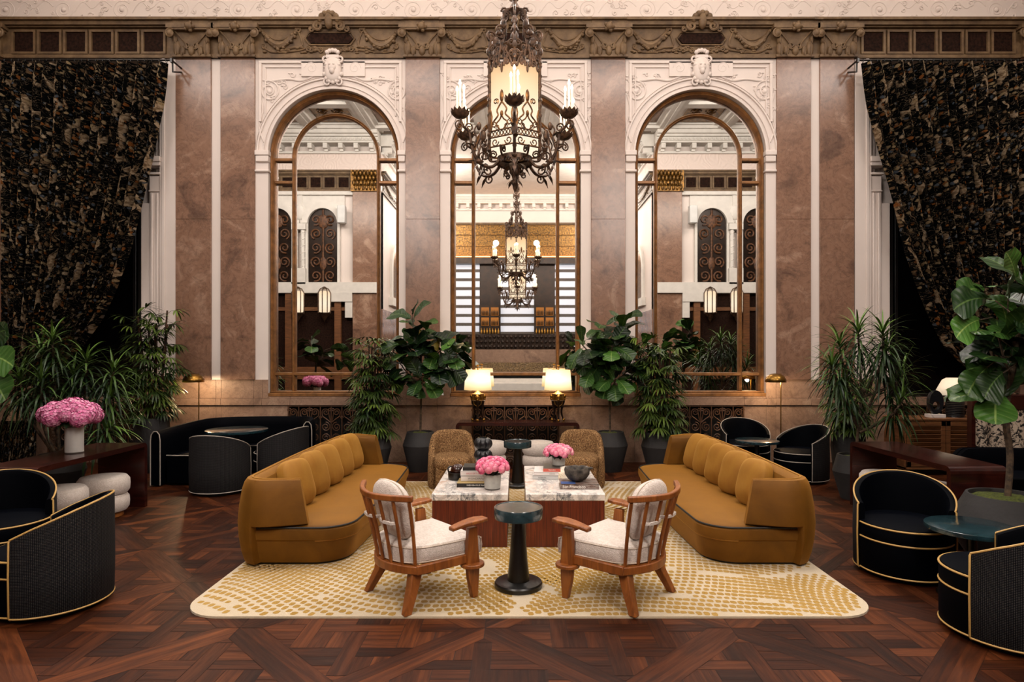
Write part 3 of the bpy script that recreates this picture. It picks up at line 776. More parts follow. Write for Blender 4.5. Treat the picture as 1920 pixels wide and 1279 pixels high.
# ------------------------------------------------------------------ arched mirrors
ML = ['arched bronze framed mirror behind the left sofa, left of the chandelier', 'arched bronze framed mirror behind the chandelier and the two table lamps', 'arched bronze framed mirror behind the right sofa, right of the chandelier']
def arch_path(ca, r, zb, off=0, n=36):
    return [(ca - r, zb)] + [(ca + r * math.cos(PI - PI * k / n), ASP + r * math.sin(PI - PI * k / n)) for k in range(n + 1)] + [(ca + r, zb)]
for (p0, p1, pc), lab in zip(ARCH, ML):
    ca = wx(pc); t = thing('arched_mirror', lab, 'mirror', (ca, WY, AB), 0, 'arched mirrors along the wall')
    TM = Matrix.Translation((-ca, -WY, -AB))
    def fr(mb, r, w, dep, dc, zb):
        pts = arch_path(ca, r, zb); rr = []
        for k, q in enumerate(pts):
            a = V(pts[max(0, k - 1)]); b = V(pts[min(len(pts) - 1, k + 1)]); tg = (b - a).normalized(); nn = V((-tg.y, tg.x))
            if k == 0 or k == len(pts) - 1: nn = V((-1 if k == 0 else 1, 0))
            elif q[1] <= ASP + 1e-6: nn = V((math.copysign(1, q[0] - ca), 0))
            P = [(w / 2, 0), (w / 2, dep * .7), (w * .2, dep), (-w * .1, dep * .75), (-w * .25, dep * .8), (-w / 2, dep * .35), (-w / 2, 0)]
            rr.append([FW.p(q[0] + nn.x * o, q[1] + nn.y * o, dc + d) for o, d in P])
        mb.rings(rr, True, (True, True))
    o = MB(); fr(o, AR - .032, .075, .12, -.17, AB); o.xf(TM).build('outer_frame', M['bronze'], t)
    o = MB(); FW.box(o, ca - AR, ca + AR, AB - .005, AB + .05, -.18, .01); FW.box(o, ca - AR, ca + AR, AB + .05, AB + .075, -.18, -.05); o.xf(TM).build('bottom_rail', M['bronze'], t, bevel=.008)
    ri = 80 * WS
    o = MB(); fr(o, ri, .055, .08, -.18, AB + .05); o.xf(TM).build('inner_arch_frame', M['bronze'], t)
    o = MB()
    FW.box(o, ca - AR, ca + AR, wz(705), wz(699), -.18, -.11)
    o.xf(TM).build('cross_bar', M['bronze'], t, bevel=.01)
    for z in (295, 338):
        for s in (-1, 1):
            o = MB(); FW.box(o, min(ca + s * ri, ca + s * AR), max(ca + s * ri, ca + s * AR), wz(z + 3), wz(z - 3), -.18, -.11)
            o.xf(TM).build('short_bar', M['bronze'], t, bevel=.01)
    o = MB(); pts = [(x, z) for x, z in arch_path(ca, AR - .005, AB + .01)]
    o.add([FW.p(x, z, -.175) for x, z in pts], [tuple(range(len(pts)))]); o.xf(TM).build('mirror_pane', M['mirror'], t, smooth=False)

# ------------------------------------------------------------------ radiator grilles
def scroll_grille(W, mb, a0, a1, z0, z1, r=.0105):
    w = a1 - a0; n = max(2, round(w / .36)); c = w / n; d = .0
    W.frame(mb, a0, a1, z0, z1, .02, -.02, .015)
    for k in range(n):
        x = a0 + (k + .5) * c
        W.tube(mb, [(x, z0), (x, z1)], r, d, 5)
        if k: W.tube(mb, [(a0 + k * c, z0), (a0 + k * c, z1)], r, d, 5)
        z = z1 - .02; row = 0
        while z - .3 > z0 - .2:
            for s in (-1, 1):
                zc = z - .09
                if row == 0:
                    W.tube(mb, [(x + s * q[0], q[1]) for q in spiral2((.085, zc), .06, .012, PI, -1.6, 18)], r * .9, d, 5)
                    W.tube(mb, [(x + s * .025, zc), (x + s * .03, zc - .06), (x + s * .1, zc - .11), (x + s * .16, z - .25)], r * .9, d, 5)
                    W.tube(mb, [(x + s * q[0], q[1]) for q in spiral2((.15, z - .045), .03, .01, 0, -1.3, 10)], r * .8, d, 5)
                    W.tube(mb, [(x + s * .12, z - .05), (x + s * .16, z - .25)], r * .8, d, 5)
                else:
                    W.tube(mb, [(x + s * q[0], q[1]) for q in spiral2((.085, zc + .03), .075, .012, PI * .5, -1.8, 20)], r * .9, d, 5)
                    W.tube(mb, [(x + s * q[0], q[1]) for q in spiral2((.085, zc - .14), .075, .012, -PI * .5, 1.8, 20)], r * .9, d, 5)
            if row == 0: W.tube(mb, [(x - .022, z - .17), (x, z - .145), (x + .022, z - .17), (x, z - .195), (x - .022, z - .17)], r * .9, d, 5)
            z -= .26 if row == 0 else .36; row += 1
GL = ['scrolled iron radiator grille under the left window, behind the long console', 'scrolled iron radiator grille under the left mirror', 'scrolled iron radiator grille behind the console under the middle mirror', 'scrolled iron radiator grille under the right mirror', 'scrolled iron radiator grille behind the louvred cabinet']
for (p0, p1), lab in zip(HOLES, GL):
    mb = MB(); scroll_grille(FW, mb, wx(p0), wx(p1), GZ0, GZ1)
    mb.xf(Matrix.Translation((-wx((p0 + p1) / 2), -WY, 0)))
    tag(mb.build('radiator_grille', M['iron'], None, (wx((p0 + p1) / 2), WY, 0)), lab, 'grille', 'radiator grilles along the dado')

# ------------------------------------------------------------------ hall ceiling, side walls, rear wall, recess behind the camera
YB, XR, YE, ZC = 2.15, 3.9, -4.75, 7.96
cl = MB()
cl.box2((-10.6, YB - .1, ZC + .15), (10.6, WY + .3, ZC + .35), 1)
xb = [-8.9, -7.3, -5.7, -4.1, -2.5, -.9, .9, 2.5, 4.1, 5.7, 7.3, 8.9]; yb = [2.6, 4.2, 5.8, 7.4, 9.0]
for x in xb: cl.box2((x - .17, YB, ZC), (x + .17, WY, ZC + .16)); cl.box2((x - .28, YB, ZC + .07), (x + .28, WY, ZC + .16)); cl.box2((x - .05, YB, ZC - .02), (x + .05, WY, ZC))
for y in yb: cl.box2((-10.5, y - .13, ZC + .004), (10.5, y + .13, ZC + .15)); cl.box2((-10.5, y - .2, ZC + .08), (10.5, y + .2, ZC + .155))
for i, (x0, x1) in enumerate(zip(xb, xb[1:])):
    for j, (y0, y1) in enumerate(zip(yb, yb[1:])):
        g = i in (2, 5, 8)
        cl.box2((x0 + .3, y0 + .24, ZC + .12), (x1 - .3, y1 - .24, ZC + .148), 2 if g else 1)
        if g:
            for k in range(4): cl.tube([(p[0], p[1], ZC + .115) for p in spiral2(((x0 + x1) / 2 + (.2 if k % 2 else -.2), (y0 + y1) / 2 + (.2 if k > 1 else -.2)), .16, .03, k, 2, 20)], .02, 5, 2)
struct(cl.build('ceiling', [M['ceilwhite'], M['coffer'], M['gold']]), 'white coffered ceiling with gilded panels seen in the mirrors')
c2 = MB().box2((-XR - .3, YE - .3, ZC), (XR + .3, YB, ZC + .1)); struct(c2.build('ceiling_recess', M['ceilwhite']), 'flat white ceiling of the recess behind the camera')

M['ironbrown'] = simple('brown scrolled ironwork', '#6b4325', .6, .1, var=.4, scale=20)
def dentil(W, mb, a0, a1):
    W.box(mb, a0, a1, 7.42, 7.48, 0, .1); W.box(mb, a0, a1, 7.66, 7.71, 0, .3); W.box(mb, a0, a1, 7.71, 7.8, 0, .34); W.box(mb, a0, a1, 7.8, 7.86, 0, .42); W.box(mb, a0, a1, 7.86, ZC + .05, 0, .5)
    n = int((a1 - a0) / .42); st = (a1 - a0) / n
    for k in range(n):
        a = a0 + (k + .5) * st; W.box(mb, a - .06, a + .06, 7.52, 7.66, 0, .27); W.box(mb, a - .05, a + .05, 7.46, 7.52, 0, .15)
    n = int((a1 - a0) / .11)
    for k in range(n):
        a = a0 + (k + .5) * (a1 - a0) / n; W.box(mb, a - .032, a + .032, 7.73, 7.78, .34, .37)
def rear(s):
    nm = 'left' if s < 0 else 'right'
    W = Wall((s * (XR + 3.25), YB, 0), (0, 1, 0)); L = 3.25   # a runs along -x
    sg = s                                    # the recess lies towards a = sg * L
    e = sempty('wall_rear_%s' % nm, '%s rear wall of the hall with arcaded balcony, seen in the mirror' % nm)
    mb = MB(); W.box(mb, -L, L, 0, ZC + .3, -.3, -.05); mb.build('core', M['plaster'], e)
    mb = MB(); entab_squares(W, mb, -L, L, 14, .3, .4, .0); mb.build('frieze', [M['brown'], M['brownpanel']], e)
    mb = MB(); W.box(mb, -L, L, ZE1, 7.42, -.1, .02); mb.build('relief_band', M['relief'], e)
    mb = MB(); dentil(W, mb, -L, L); mb.build('cornice', M['ceilwhite'], e)
    a1 = sg * L; a0 = sg * (L - .78)
    mb = MB(); W.box(mb, min(a0, a1), max(a0, a1), 0, ZE0, -.1, .1); mb.build('pier', M['marble'], e, bevel=.01)
    cp = MB(); W.box(cp, min(a0, a1) - .04, max(a0, a1) + .04, ZE0 - .02, ZE1, 0, .16)
    for k in range(28):
        a = lerp(min(a0, a1), max(a0, a1), (k % 7 + .5 + .5 * (k // 7 % 2)) / 7.5); W.blob(cp, a, ZE0 + .08 + .13 * (k // 7), .15 + .03 * (k // 7), .045, .09, .05)
    cp.build('capital', M['gold'], e)
    # arcade: openings with iron scrollwork, twisted shafts
    pl = MB(); dk = MB(); ir = MB()
    W.box(pl, -L, L, 3.45, 3.75, -.05, .16); W.box(pl, -L, L, ZE0 - .1, ZE0, -.05, .06)
    for k in range(5):
        c = sg * (L - 1.65 - 1.3 * k); r = .42
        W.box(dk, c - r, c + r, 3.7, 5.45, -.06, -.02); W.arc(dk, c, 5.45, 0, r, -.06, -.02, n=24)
        W.arc(pl, c, 5.45, r, r + .17, -.04, .08, n=24); W.arc(pl, c, 5.45, r + .17, r + .24, -.04, .05, n=24)
        W.box(pl, c - r - .07, c - r, 3.7, 5.45, -.04, .05); W.box(pl, c + r, c + r + .07, 3.7, 5.45, -.04, .05)
        for i in range(16):
            t0, t1 = PI * i / 16, PI * (i + 1) / 16
            q = [(c + (r + .2) * math.cos(t), 5.45 + (r + .2) * math.sin(t)) for t in (t0, t1)]
            pl.add([W.p(q[0][0], q[0][1], .0), W.p(q[0][0], ZE0, .0), W.p(q[1][0], ZE0, .0), W.p(q[1][0], q[1][1], .0)], [(0, 1, 2, 3)])
        cc = c - sg * .65
        W.box(pl, cc - .06, cc + .06, 5.4, ZE0, -.03, .03); W.blob(pl, cc, 5.75, .05, .16, .22, .06); W.box(pl, cc - .2, cc + .2, 5.25, 5.42, 0, .16); W.box(pl, cc - .2, cc + .2, 3.7, 4.15, 0, .16)
        for s2 in (-1, 1):
            pl.tube([W.p(cc + s2 * .1, 4.15, .08), W.p(cc + s2 * .1, 5.27, .08)], .06, 10)
            pl.tube([W.p(cc + s2 * .1 + .05 * math.cos(q * .9), 4.15 + 1.1 * q / 40, .08 + .05 * math.sin(q * .9)) for q in range(41)], .022, 5)
        for j in range(5):
            for s2 in (-1, 1):
                W.tube(ir, [(c + s2 * x, z) for x, z in spiral2((.2, 3.95 + j * .4), .16, .03, -1.2, 1.5 * (1 if j % 2 else -1), 18)], .025, .0, 5)
        W.tube(ir, [(c, 3.7), (c, 5.85)], .03, 0, 5); W.blob(ir, c, 5.5, 0, .16, .2, .03); W.blob(ir, c, 4.3, 0, .1, .2, .03)
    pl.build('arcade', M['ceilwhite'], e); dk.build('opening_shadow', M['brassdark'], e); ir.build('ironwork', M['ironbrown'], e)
    lo = MB(); a_, b_ = sorted((sg * (L - .8), -sg * L)); W.box(lo, a_, b_, 0, 3.45, -.05, .01)
    lo.build('lower_panelling', M['brownpanel'], e)
    tr = MB()
    for c in (1.2, 2.6, 4.2): W.box(tr, sg * (L - c) - .09, sg * (L - c) + .09, 0, 3.45, 0, .12)
    a_, b_ = sorted((sg * (L - .8), -sg * L)); W.box(tr, a_, b_, 2.95, 3.05, 0, .06); W.box(tr, a_, b_, 1.0, 1.35, 0, .08)
    tr.build('lower_trim', M['cabinet'], e)
    cb = MB(); b_ = sorted((a0, a0 - sg * .75)); W.box(cb, b_[0], b_[1], 3.2, 3.46, 0, .17); b_ = sorted((a0, a0 - sg * .2)); W.box(cb, b_[0], b_[1], 2.75, 3.21, 0, .15); cb.build('bracket', M['ceilwhite'], e)
    return W, sg, L
rearw = {s: rear(s) for s in (-1, 1)}
for s in (-1, 1):                            # recess side walls with entablature and an arched niche
    W = Wall((s * XR, (YB + YE) / 2, 0), (-s, 0, 0)); L = (YB - YE) / 2
    e = sempty('wall_recess_%s' % ('left' if s < 0 else 'right'), '%s side wall of the recess with arched gilded niche, seen in the mirror' % ('left' if s < 0 else 'right'))
    mb = MB(); W.box(mb, -L, L, 0, ZC, -.3, 0); mb.build('core', M['plaster'], e)
    mb = MB(); W.box(mb, -L, L, 0, 3.0, 0, .05); mb.build('stone', M['marble'], e)
    mb = MB(); entab_swag(W, mb, -L, L, True); mb.build('frieze', [M['brown'], M['brownpanel']], e)
    mb = MB(); W.box(mb, -L, L, ZE1, 7.42, 0, .03); mb.build('relief_band', M['relief'], e)
    mb = MB(); dentil(W, mb, -L, L); mb.build('cornice', M['ceilwhite'], e)
    sy = -1 if W.U.y > 0 else 1
    mb = MB(); c = L - 2.2; c = c if W.U.y > 0 else -c
    W.arc(mb, c, 4.3, .0, .75, 0, .02); W.box(mb, c - .75, c + .75, 3.45, 4.3, 0, .02); mb.build('niche', M['gold'], e)
    mb = MB(); W.arc(mb, c, 4.3, .75, .95, 0, .07); W.box(mb, c - .95, c - .75, 3.45, 4.3, 0, .07); W.box(mb, c + .75, c + .95, 3.45, 4.3, 0, .07); W.box(mb, c - 1.1, c + 1.1, 3.2, 3.45, 0, .12); mb.build('niche_trim', M['ceilwhite'], e)
# recess end wall with three shaded windows
EW = Wall((0, YE, 0), (0, 1, 0))
e = sempty('wall_end', 'far end wall of the recess seen in the middle mirror')
mb = MB(); EW.box(mb, -XR, XR, 0, 5.3, -.3, 0); mb.build('dark_piers', M['brassdark'], e)
mb = MB(); EW.box(mb, -XR, XR, 5.3, ZC, -.3, 0); mb.build('upper', M['plaster'], e)
mb = MB(); EW.box(mb, -XR, XR, 5.62, ZE1 - .05, 0, .03); EW.box(mb, -XR, XR, 6.0, 6.1, 0, .08); EW.box(mb, -XR, XR, 6.45, 6.55, 0, .1); mb.build('gilded_cove', M['gold'], e)
mb = MB(); EW.box(mb, -XR, XR, 5.28, 5.54, 0, .3); mb.build('lintel', M['brassdark'], e)
M['coveglow'] = emis('warm cove light', '#ff9a3a', 9)
mb = MB(); EW.box(mb, -XR + .1, XR - .1, 5.55, 5.58, .05, .25); mb.build('cove_light', M['coveglow'], e)
mb = MB(); dentil(EW, mb, -XR, XR); mb.build('cornice', M['ceilwhite'], e)
mb = MB(); EW.box(mb, -XR, XR, ZE1 - .08, ZE1, 0, .12); mb.build('rail', M['brown'], e)
m = NT('striped window shade'); sx = m.n.new('ShaderNodeSeparateXYZ'); m.l.new(m.coord(), sx.inputs[0])
f = m.math('FRACT', m.math('MULTIPLY', sx.outputs[2], 1 / .355))
k = m.ramp(f, [(.0, 0.), (.34, 1.)], 'CONSTANT')
m.set(color=m.mix('#4a423c', '#bdbfc6', k), rough=.8, ecol=m.mix('#8a7d74', '#dfe3f2', k), estr=m.math('MULTIPLY_ADD', k, .5, .16)); M['shade'] = m.mat
for n_, (a0, a1) in enumerate(((-3.3, -1.5), (-.66, .66), (1.5, 3.3))):
    mb = MB(); EW.box(mb, a0, a1, 2.5, 5.27, 0, .05)
    o = struct(mb.build('window_%d' % (3 + n_), M['shade']), ['striped shaded window at the right in the middle mirror', 'striped shaded window at the centre of the middle mirror', 'striped shaded window at the left in the middle mirror'][n_])
sw = MB()
for s in (-1, 1): sw.box2((s * 10.4, YB, 0), (s * 10.6, WY + .2, ZC + .3))
struct(sw.build('wall_sides', M['marble']), 'marble side walls of the hall')
# ------------------------------------------------------------------ rug
def rug():
    x0, x1, y0, y1 = -2.22, 2.38, 3.95, 8.16; cx, cy = (x0 + x1) / 2, (y0 + y1) / 2
    t = thing('area_rug', 'large cream rug with a gold mosaic pattern under the two gold sofas', 'rug', (cx, cy, 0))
    w, d = x1 - x0, y1 - y0
    b = MB(); b.prism(rrect(w, d, .28, 8), 0, .014); b.build('pile', M['rug'], t, smooth=False)
    g = MB(); rows = int(d / .06)
    for r in range(-16, rows + 16):
        v = -d / 2 + .03 + r * .06
        n = int(w / .05)
        for k in range(-8, n + 8):
            u = -w / 2 + (k + (r % 2) * .5) * .05
            nx = noise.noise(V((u * .8, v * .7, 1.7))); ny = noise.noise(V((u * .6, v * .9, 5.1)))
            x = u + .2 * nx + .05 * math.sin(v * 2.2 + u); y = v + .5 * ny + .26 * math.sin(u * 1.9 + 1.2 * math.sin(v * 1.4))
            f = min(abs(noise.noise(V((x * .55 + .5 * y, y * 1.1 - .45 * x, 9.3)))), abs(noise.noise(V((x * .5 - .6 * y, y * .8 + .5 * x, 4.4)))) + .03) + .05 * noise.noise(V((x * 5, y * 5, 3.3)))
            if f < .02: continue
            sc = 1.0 if f > .05 else .75 + (f - .02) * 8
            qx, qy = w / 2 - abs(x), d / 2 - abs(y)
            if min(qx, qy) < .03: continue
            if qx < .28 and qy < .28 and math.hypot(.28 - qx, .28 - qy) > .24: continue
            hw, hh = .0222 * sc * RND.uniform(.84, 1.06), .0268 * sc * RND.uniform(.8, 1.04)
            a = .5 * (noise.noise(V((x * .6 + .1, y * .9, 5.1))) - ny) * 3 + RND.uniform(-.12, .12) + .35 * math.cos(u * 1.7) * .35
            ca, sa = math.cos(a), math.sin(a)
            pl = [(hw, hh * .5), (hw * .65, hh), (-hw * .6, hh), (-hw, hh * .55), (-hw, -hh * .6), (-hw * .6, -hh), (hw * .6, -hh), (hw, -hh * .5)]
            pts = []
            for px, py in pl:
                px *= RND.uniform(.86, 1.1); py *= RND.uniform(.86, 1.1)
                pts.append((x + px * ca - py * sa, y + px * sa + py * ca, .0148))
            g.add(pts, [tuple(range(8))])
    o = g.build('gold_pattern', M['ruggold'], t, smooth=False, fix=False); o['kind'] = 'stuff'
rug()

# ------------------------------------------------------------------ mustard sofas
def sofa(sgn, loc, label):
    """sgn +1: faces +x"""
    t = thing('sofa', label, 'sofa', loc, 0, 'pair of curved mustard velvet sofas')
    X = lambda x: sgn * x
    L = 1.45; xb = -.45
    # seat plan (D shape with round front corners)
    def plan(ins=0, fr=.45, ln=L - .03, r=.27):
        pts = [(xb + .13, -ln + ins)]
        fx = fr - ins; ly = ln - ins
        for k in range(11):
            a = -PI / 2 + PI / 2 * k / 10; pts.append((fx - r + r * math.cos(a), -ly + r + r * math.sin(a)))
        for k in range(1, 8): pts.append((fx + .035 * math.sin(PI * k / 8), lerp(-ly + r, ly - r, k / 8)))
        for k in range(11):
            a = PI / 2 * k / 10; pts.append((fx - r + r * math.cos(a), ly - r + r * math.sin(a)))
        pts.append((xb + .13, ln - ins)); return pts
    def slab(prof, nm, mat, bev=0):
        mb = MB(); rr = []
        for ins, z in prof: rr.append([(X(p[0]), p[1], z) for p in plan(ins)])
        mb.rings(rr, True, (True, True)); return mb.build(nm, mat, t)
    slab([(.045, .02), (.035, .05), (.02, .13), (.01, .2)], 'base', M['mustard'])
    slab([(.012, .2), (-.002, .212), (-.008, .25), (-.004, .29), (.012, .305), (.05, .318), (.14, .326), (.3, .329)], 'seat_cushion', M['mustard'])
    slab([(.06, .0), (.06, .03)], 'plinth', M['black'])
    pp = MB(); pp.tube([(X(p[0]), p[1], .308) for p in plan(.004)], .0075, 6); pp.build('piping', M['pipedark'], t)
    pp = MB(); pp.tube([(X(p[0]), p[1], .203) for p in plan(.008)[1:-1]], .006, 6); pp.build('welt', M['mustardlight'], t)
    # wrap-around back shell
    path = []
    tipx = .16
    def P3(x, y, zb): path.append((x, y, zb))
    for k in range(5): P3(lerp(tipx, -.19, k / 4), lerp(-L + .10, -L + .016, k / 4), .333)
    for k in range(0, 11):
        a = PI * 1.5 - (PI / 2) * k / 10; q = (-.23 + .21 * math.cos(a), -L + .222 + .21 * math.sin(a))
        P3(q[0], q[1], .333 if k <= 2 else .02)
        if k == 2: P3(q[0] - .002, q[1], .02)
    for k in range(1, 12): P3(-.44 - .03 * math.sin(PI * k / 12), lerp(-L + .24, L - .24, k / 12), .02)
    half = [q for q in path if q[1] < -L + .5]
    path += [(x, -y, z) for x, y, z in reversed(half)]
    prof = [(.01, .0), (.035, .1), (.055, .22), (.062, .34), (.052, .47), (.03, .6), (.012, .655), (-.01, .685), (-.05, .69), (-.09, .68), (-.125, .655), (-.14, .6), (-.13, .45), (-.12, .3), (-.12, .0)]
    rr = []; m = len(path)
    for i, (x, y, zb) in enumerate(path):
        a = V(path[max(0, i - 2)][:2]); b = V(path[min(m - 1, i + 2)][:2]); tg = (b - a).normalized(); nn = V((-tg.y, tg.x))
        cen = V((.3, 0)) - V((x, y))
        if nn.dot(cen) > 0: nn = -nn
        ends = 1 if (i < 5 or i >= m - 5) else 0
        w = 1 - .45 * (max(0, 1 - min(i, m - 1 - i) / 4))
        edge = max(0, 1 - min(i, m - 1 - i) / 4.0)
        ring = []
        for o, z in prof:
            zz = max(z, zb); kk = zz / .69
            sx = -.13 * edge * kk
            ring.append((X(x + nn.x * o * w + sx), y + nn.y * o * w, zz - .012 * edge * kk))
        rr.append(ring)
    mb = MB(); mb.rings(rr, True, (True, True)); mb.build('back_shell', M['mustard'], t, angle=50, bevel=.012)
    tp = MB(); tp.tube([(X(x), y, z) for (x, y, z) in [((r[8][0] * sgn), r[8][1], r[8][2] + .002) for r in rr]], .006, 5); tp.build('top_seam', M['mustardlight'], t)
    return t
sofa(1, (-1.78, 6.29, .0145), 'mustard velvet sofa on the left of the marble coffee tables')
sofa(-1, (1.93, 6.29, .0145), 'mustard velvet sofa on the right of the marble coffee tables')
def cushion(nm, label, cat, loc, rot, size, mat, group, seam=None):
    mb = MB(); w, h, d = size
    def f(p):
        k = 1 - .35 * (abs(p.x) / w) ** 3 * 0
        e = (abs(p.x) / w) ** 4 * .5 + (abs(p.z) / h) ** 4 * .5
        p.y *= 1 - .55 * e
        n = noise.noise(V((p.x * 7 + loc[0] * 3, p.z * 7 + loc[1] * 5, loc[1])))
        p.y += .012 * n * (1 - e); return p
    mb.sell((0, 0, 0), (w, d, h), .6, .42, 36, 22, 0, None, f)
    o = mb.build(nm, mat, None, loc); o.rotation_euler = rot
    if seam:
        sm = MB(); pts = []
        for k in range(41):
            th = 2 * PI * k / 40; c, s_ = math.cos(th), math.sin(th)
            pts.append((math.copysign(abs(c) ** .5, c) * w * .985, 0, math.copysign(abs(s_) ** .5, s_) * h * .985))
        sm.tube(pts, .004, 5); sm.build('seam', seam, o)
    return tag(o, label, cat, group)
ordl = ['nearest the camera', 'second from the near end', 'middle of the five', 'second from the far end', 'at the far end']
YS = [5.52, 5.97, 6.42, 6.87, 7.29]
for s, bx, nm in ((1, -1.78, 'left'), (-1, 1.93, 'right')):
    for k, y in enumerate(YS):
        cushion('sofa_cushion', 'gold velvet cushion on the %s sofa, %s' % (nm, ordl[k]), 'cushion', (bx - s * .2, y + RND.uniform(-.02, .02), .548),
                (.3 + RND.uniform(-.04, .04), RND.uniform(-.05, .05), -s * (PI / 2 + .22) + RND.uniform(-.08, .08)), (.195, .215, .085), M['mustardlight'], 'gold velvet cushions on the sofas')

# ------------------------------------------------------------------ coffee tables
def ctable(x0, x1, y0, y1, label):
    cx, cy = (x0 + x1) / 2, (y0 + y1) / 2; w, d = x1 - x0, y1 - y0
    t = thing('coffee_table', label, 'table', (cx, cy, .015), 0, 'pair of marble topped coffee tables')
    MB().box((0, 0, .2025), (w - .012, d - .012, .405)).build('wood_base', M['veneer'], t, bevel=.003, bseg=1)
    MB().box((0, 0, .436), (w, d, .062)).build('marble_top', M['topmarble'], t, bevel=.009, bseg=3)
ctable(-.752, -.082, 5.36, 6.72, 'red wood coffee table with veined marble top on the left, holding the black vase')
ctable(.072, .77, 5.36, 6.72, 'red wood coffee table with veined marble top on the right, holding the stone bowl')
TZ = .4825

# ------------------------------------------------------------------ small pedestal side tables
def side_table(loc, label):
    t = thing('side_table', label, 'table', loc, 0, 'round teal pedestal side tables')
    MB().lathe([(.168, 0), (.174, .006), (.174, .03), (.166, .04), (.09, .044), (.08, .05)], n=48).build('base', M['black'], t)
    MB().lathe([(.082, .046), (.066, .2), (.052, .38), (.046, .5)], n=40).build('stem', M['black'], t)
    MB().lathe([(.05, .49), (.16, .497), (.165, .5)], n=48).build('collar', M['black'], t)
    MB().lathe([(.16, .498), (.176, .502), (.178, .508), (.178, .573), (.174, .58), (.168, .58), (.165, .576), (.0, .576)], n=56, caps=(True, False)).build('table_top', M['teal'], t)
side_table((0.008, 4.46, .0148), 'round teal topped pedestal side table between the two oak armchairs')
side_table((0.003, 7.86, .0148), 'round teal topped pedestal side table between the two tan armchairs')

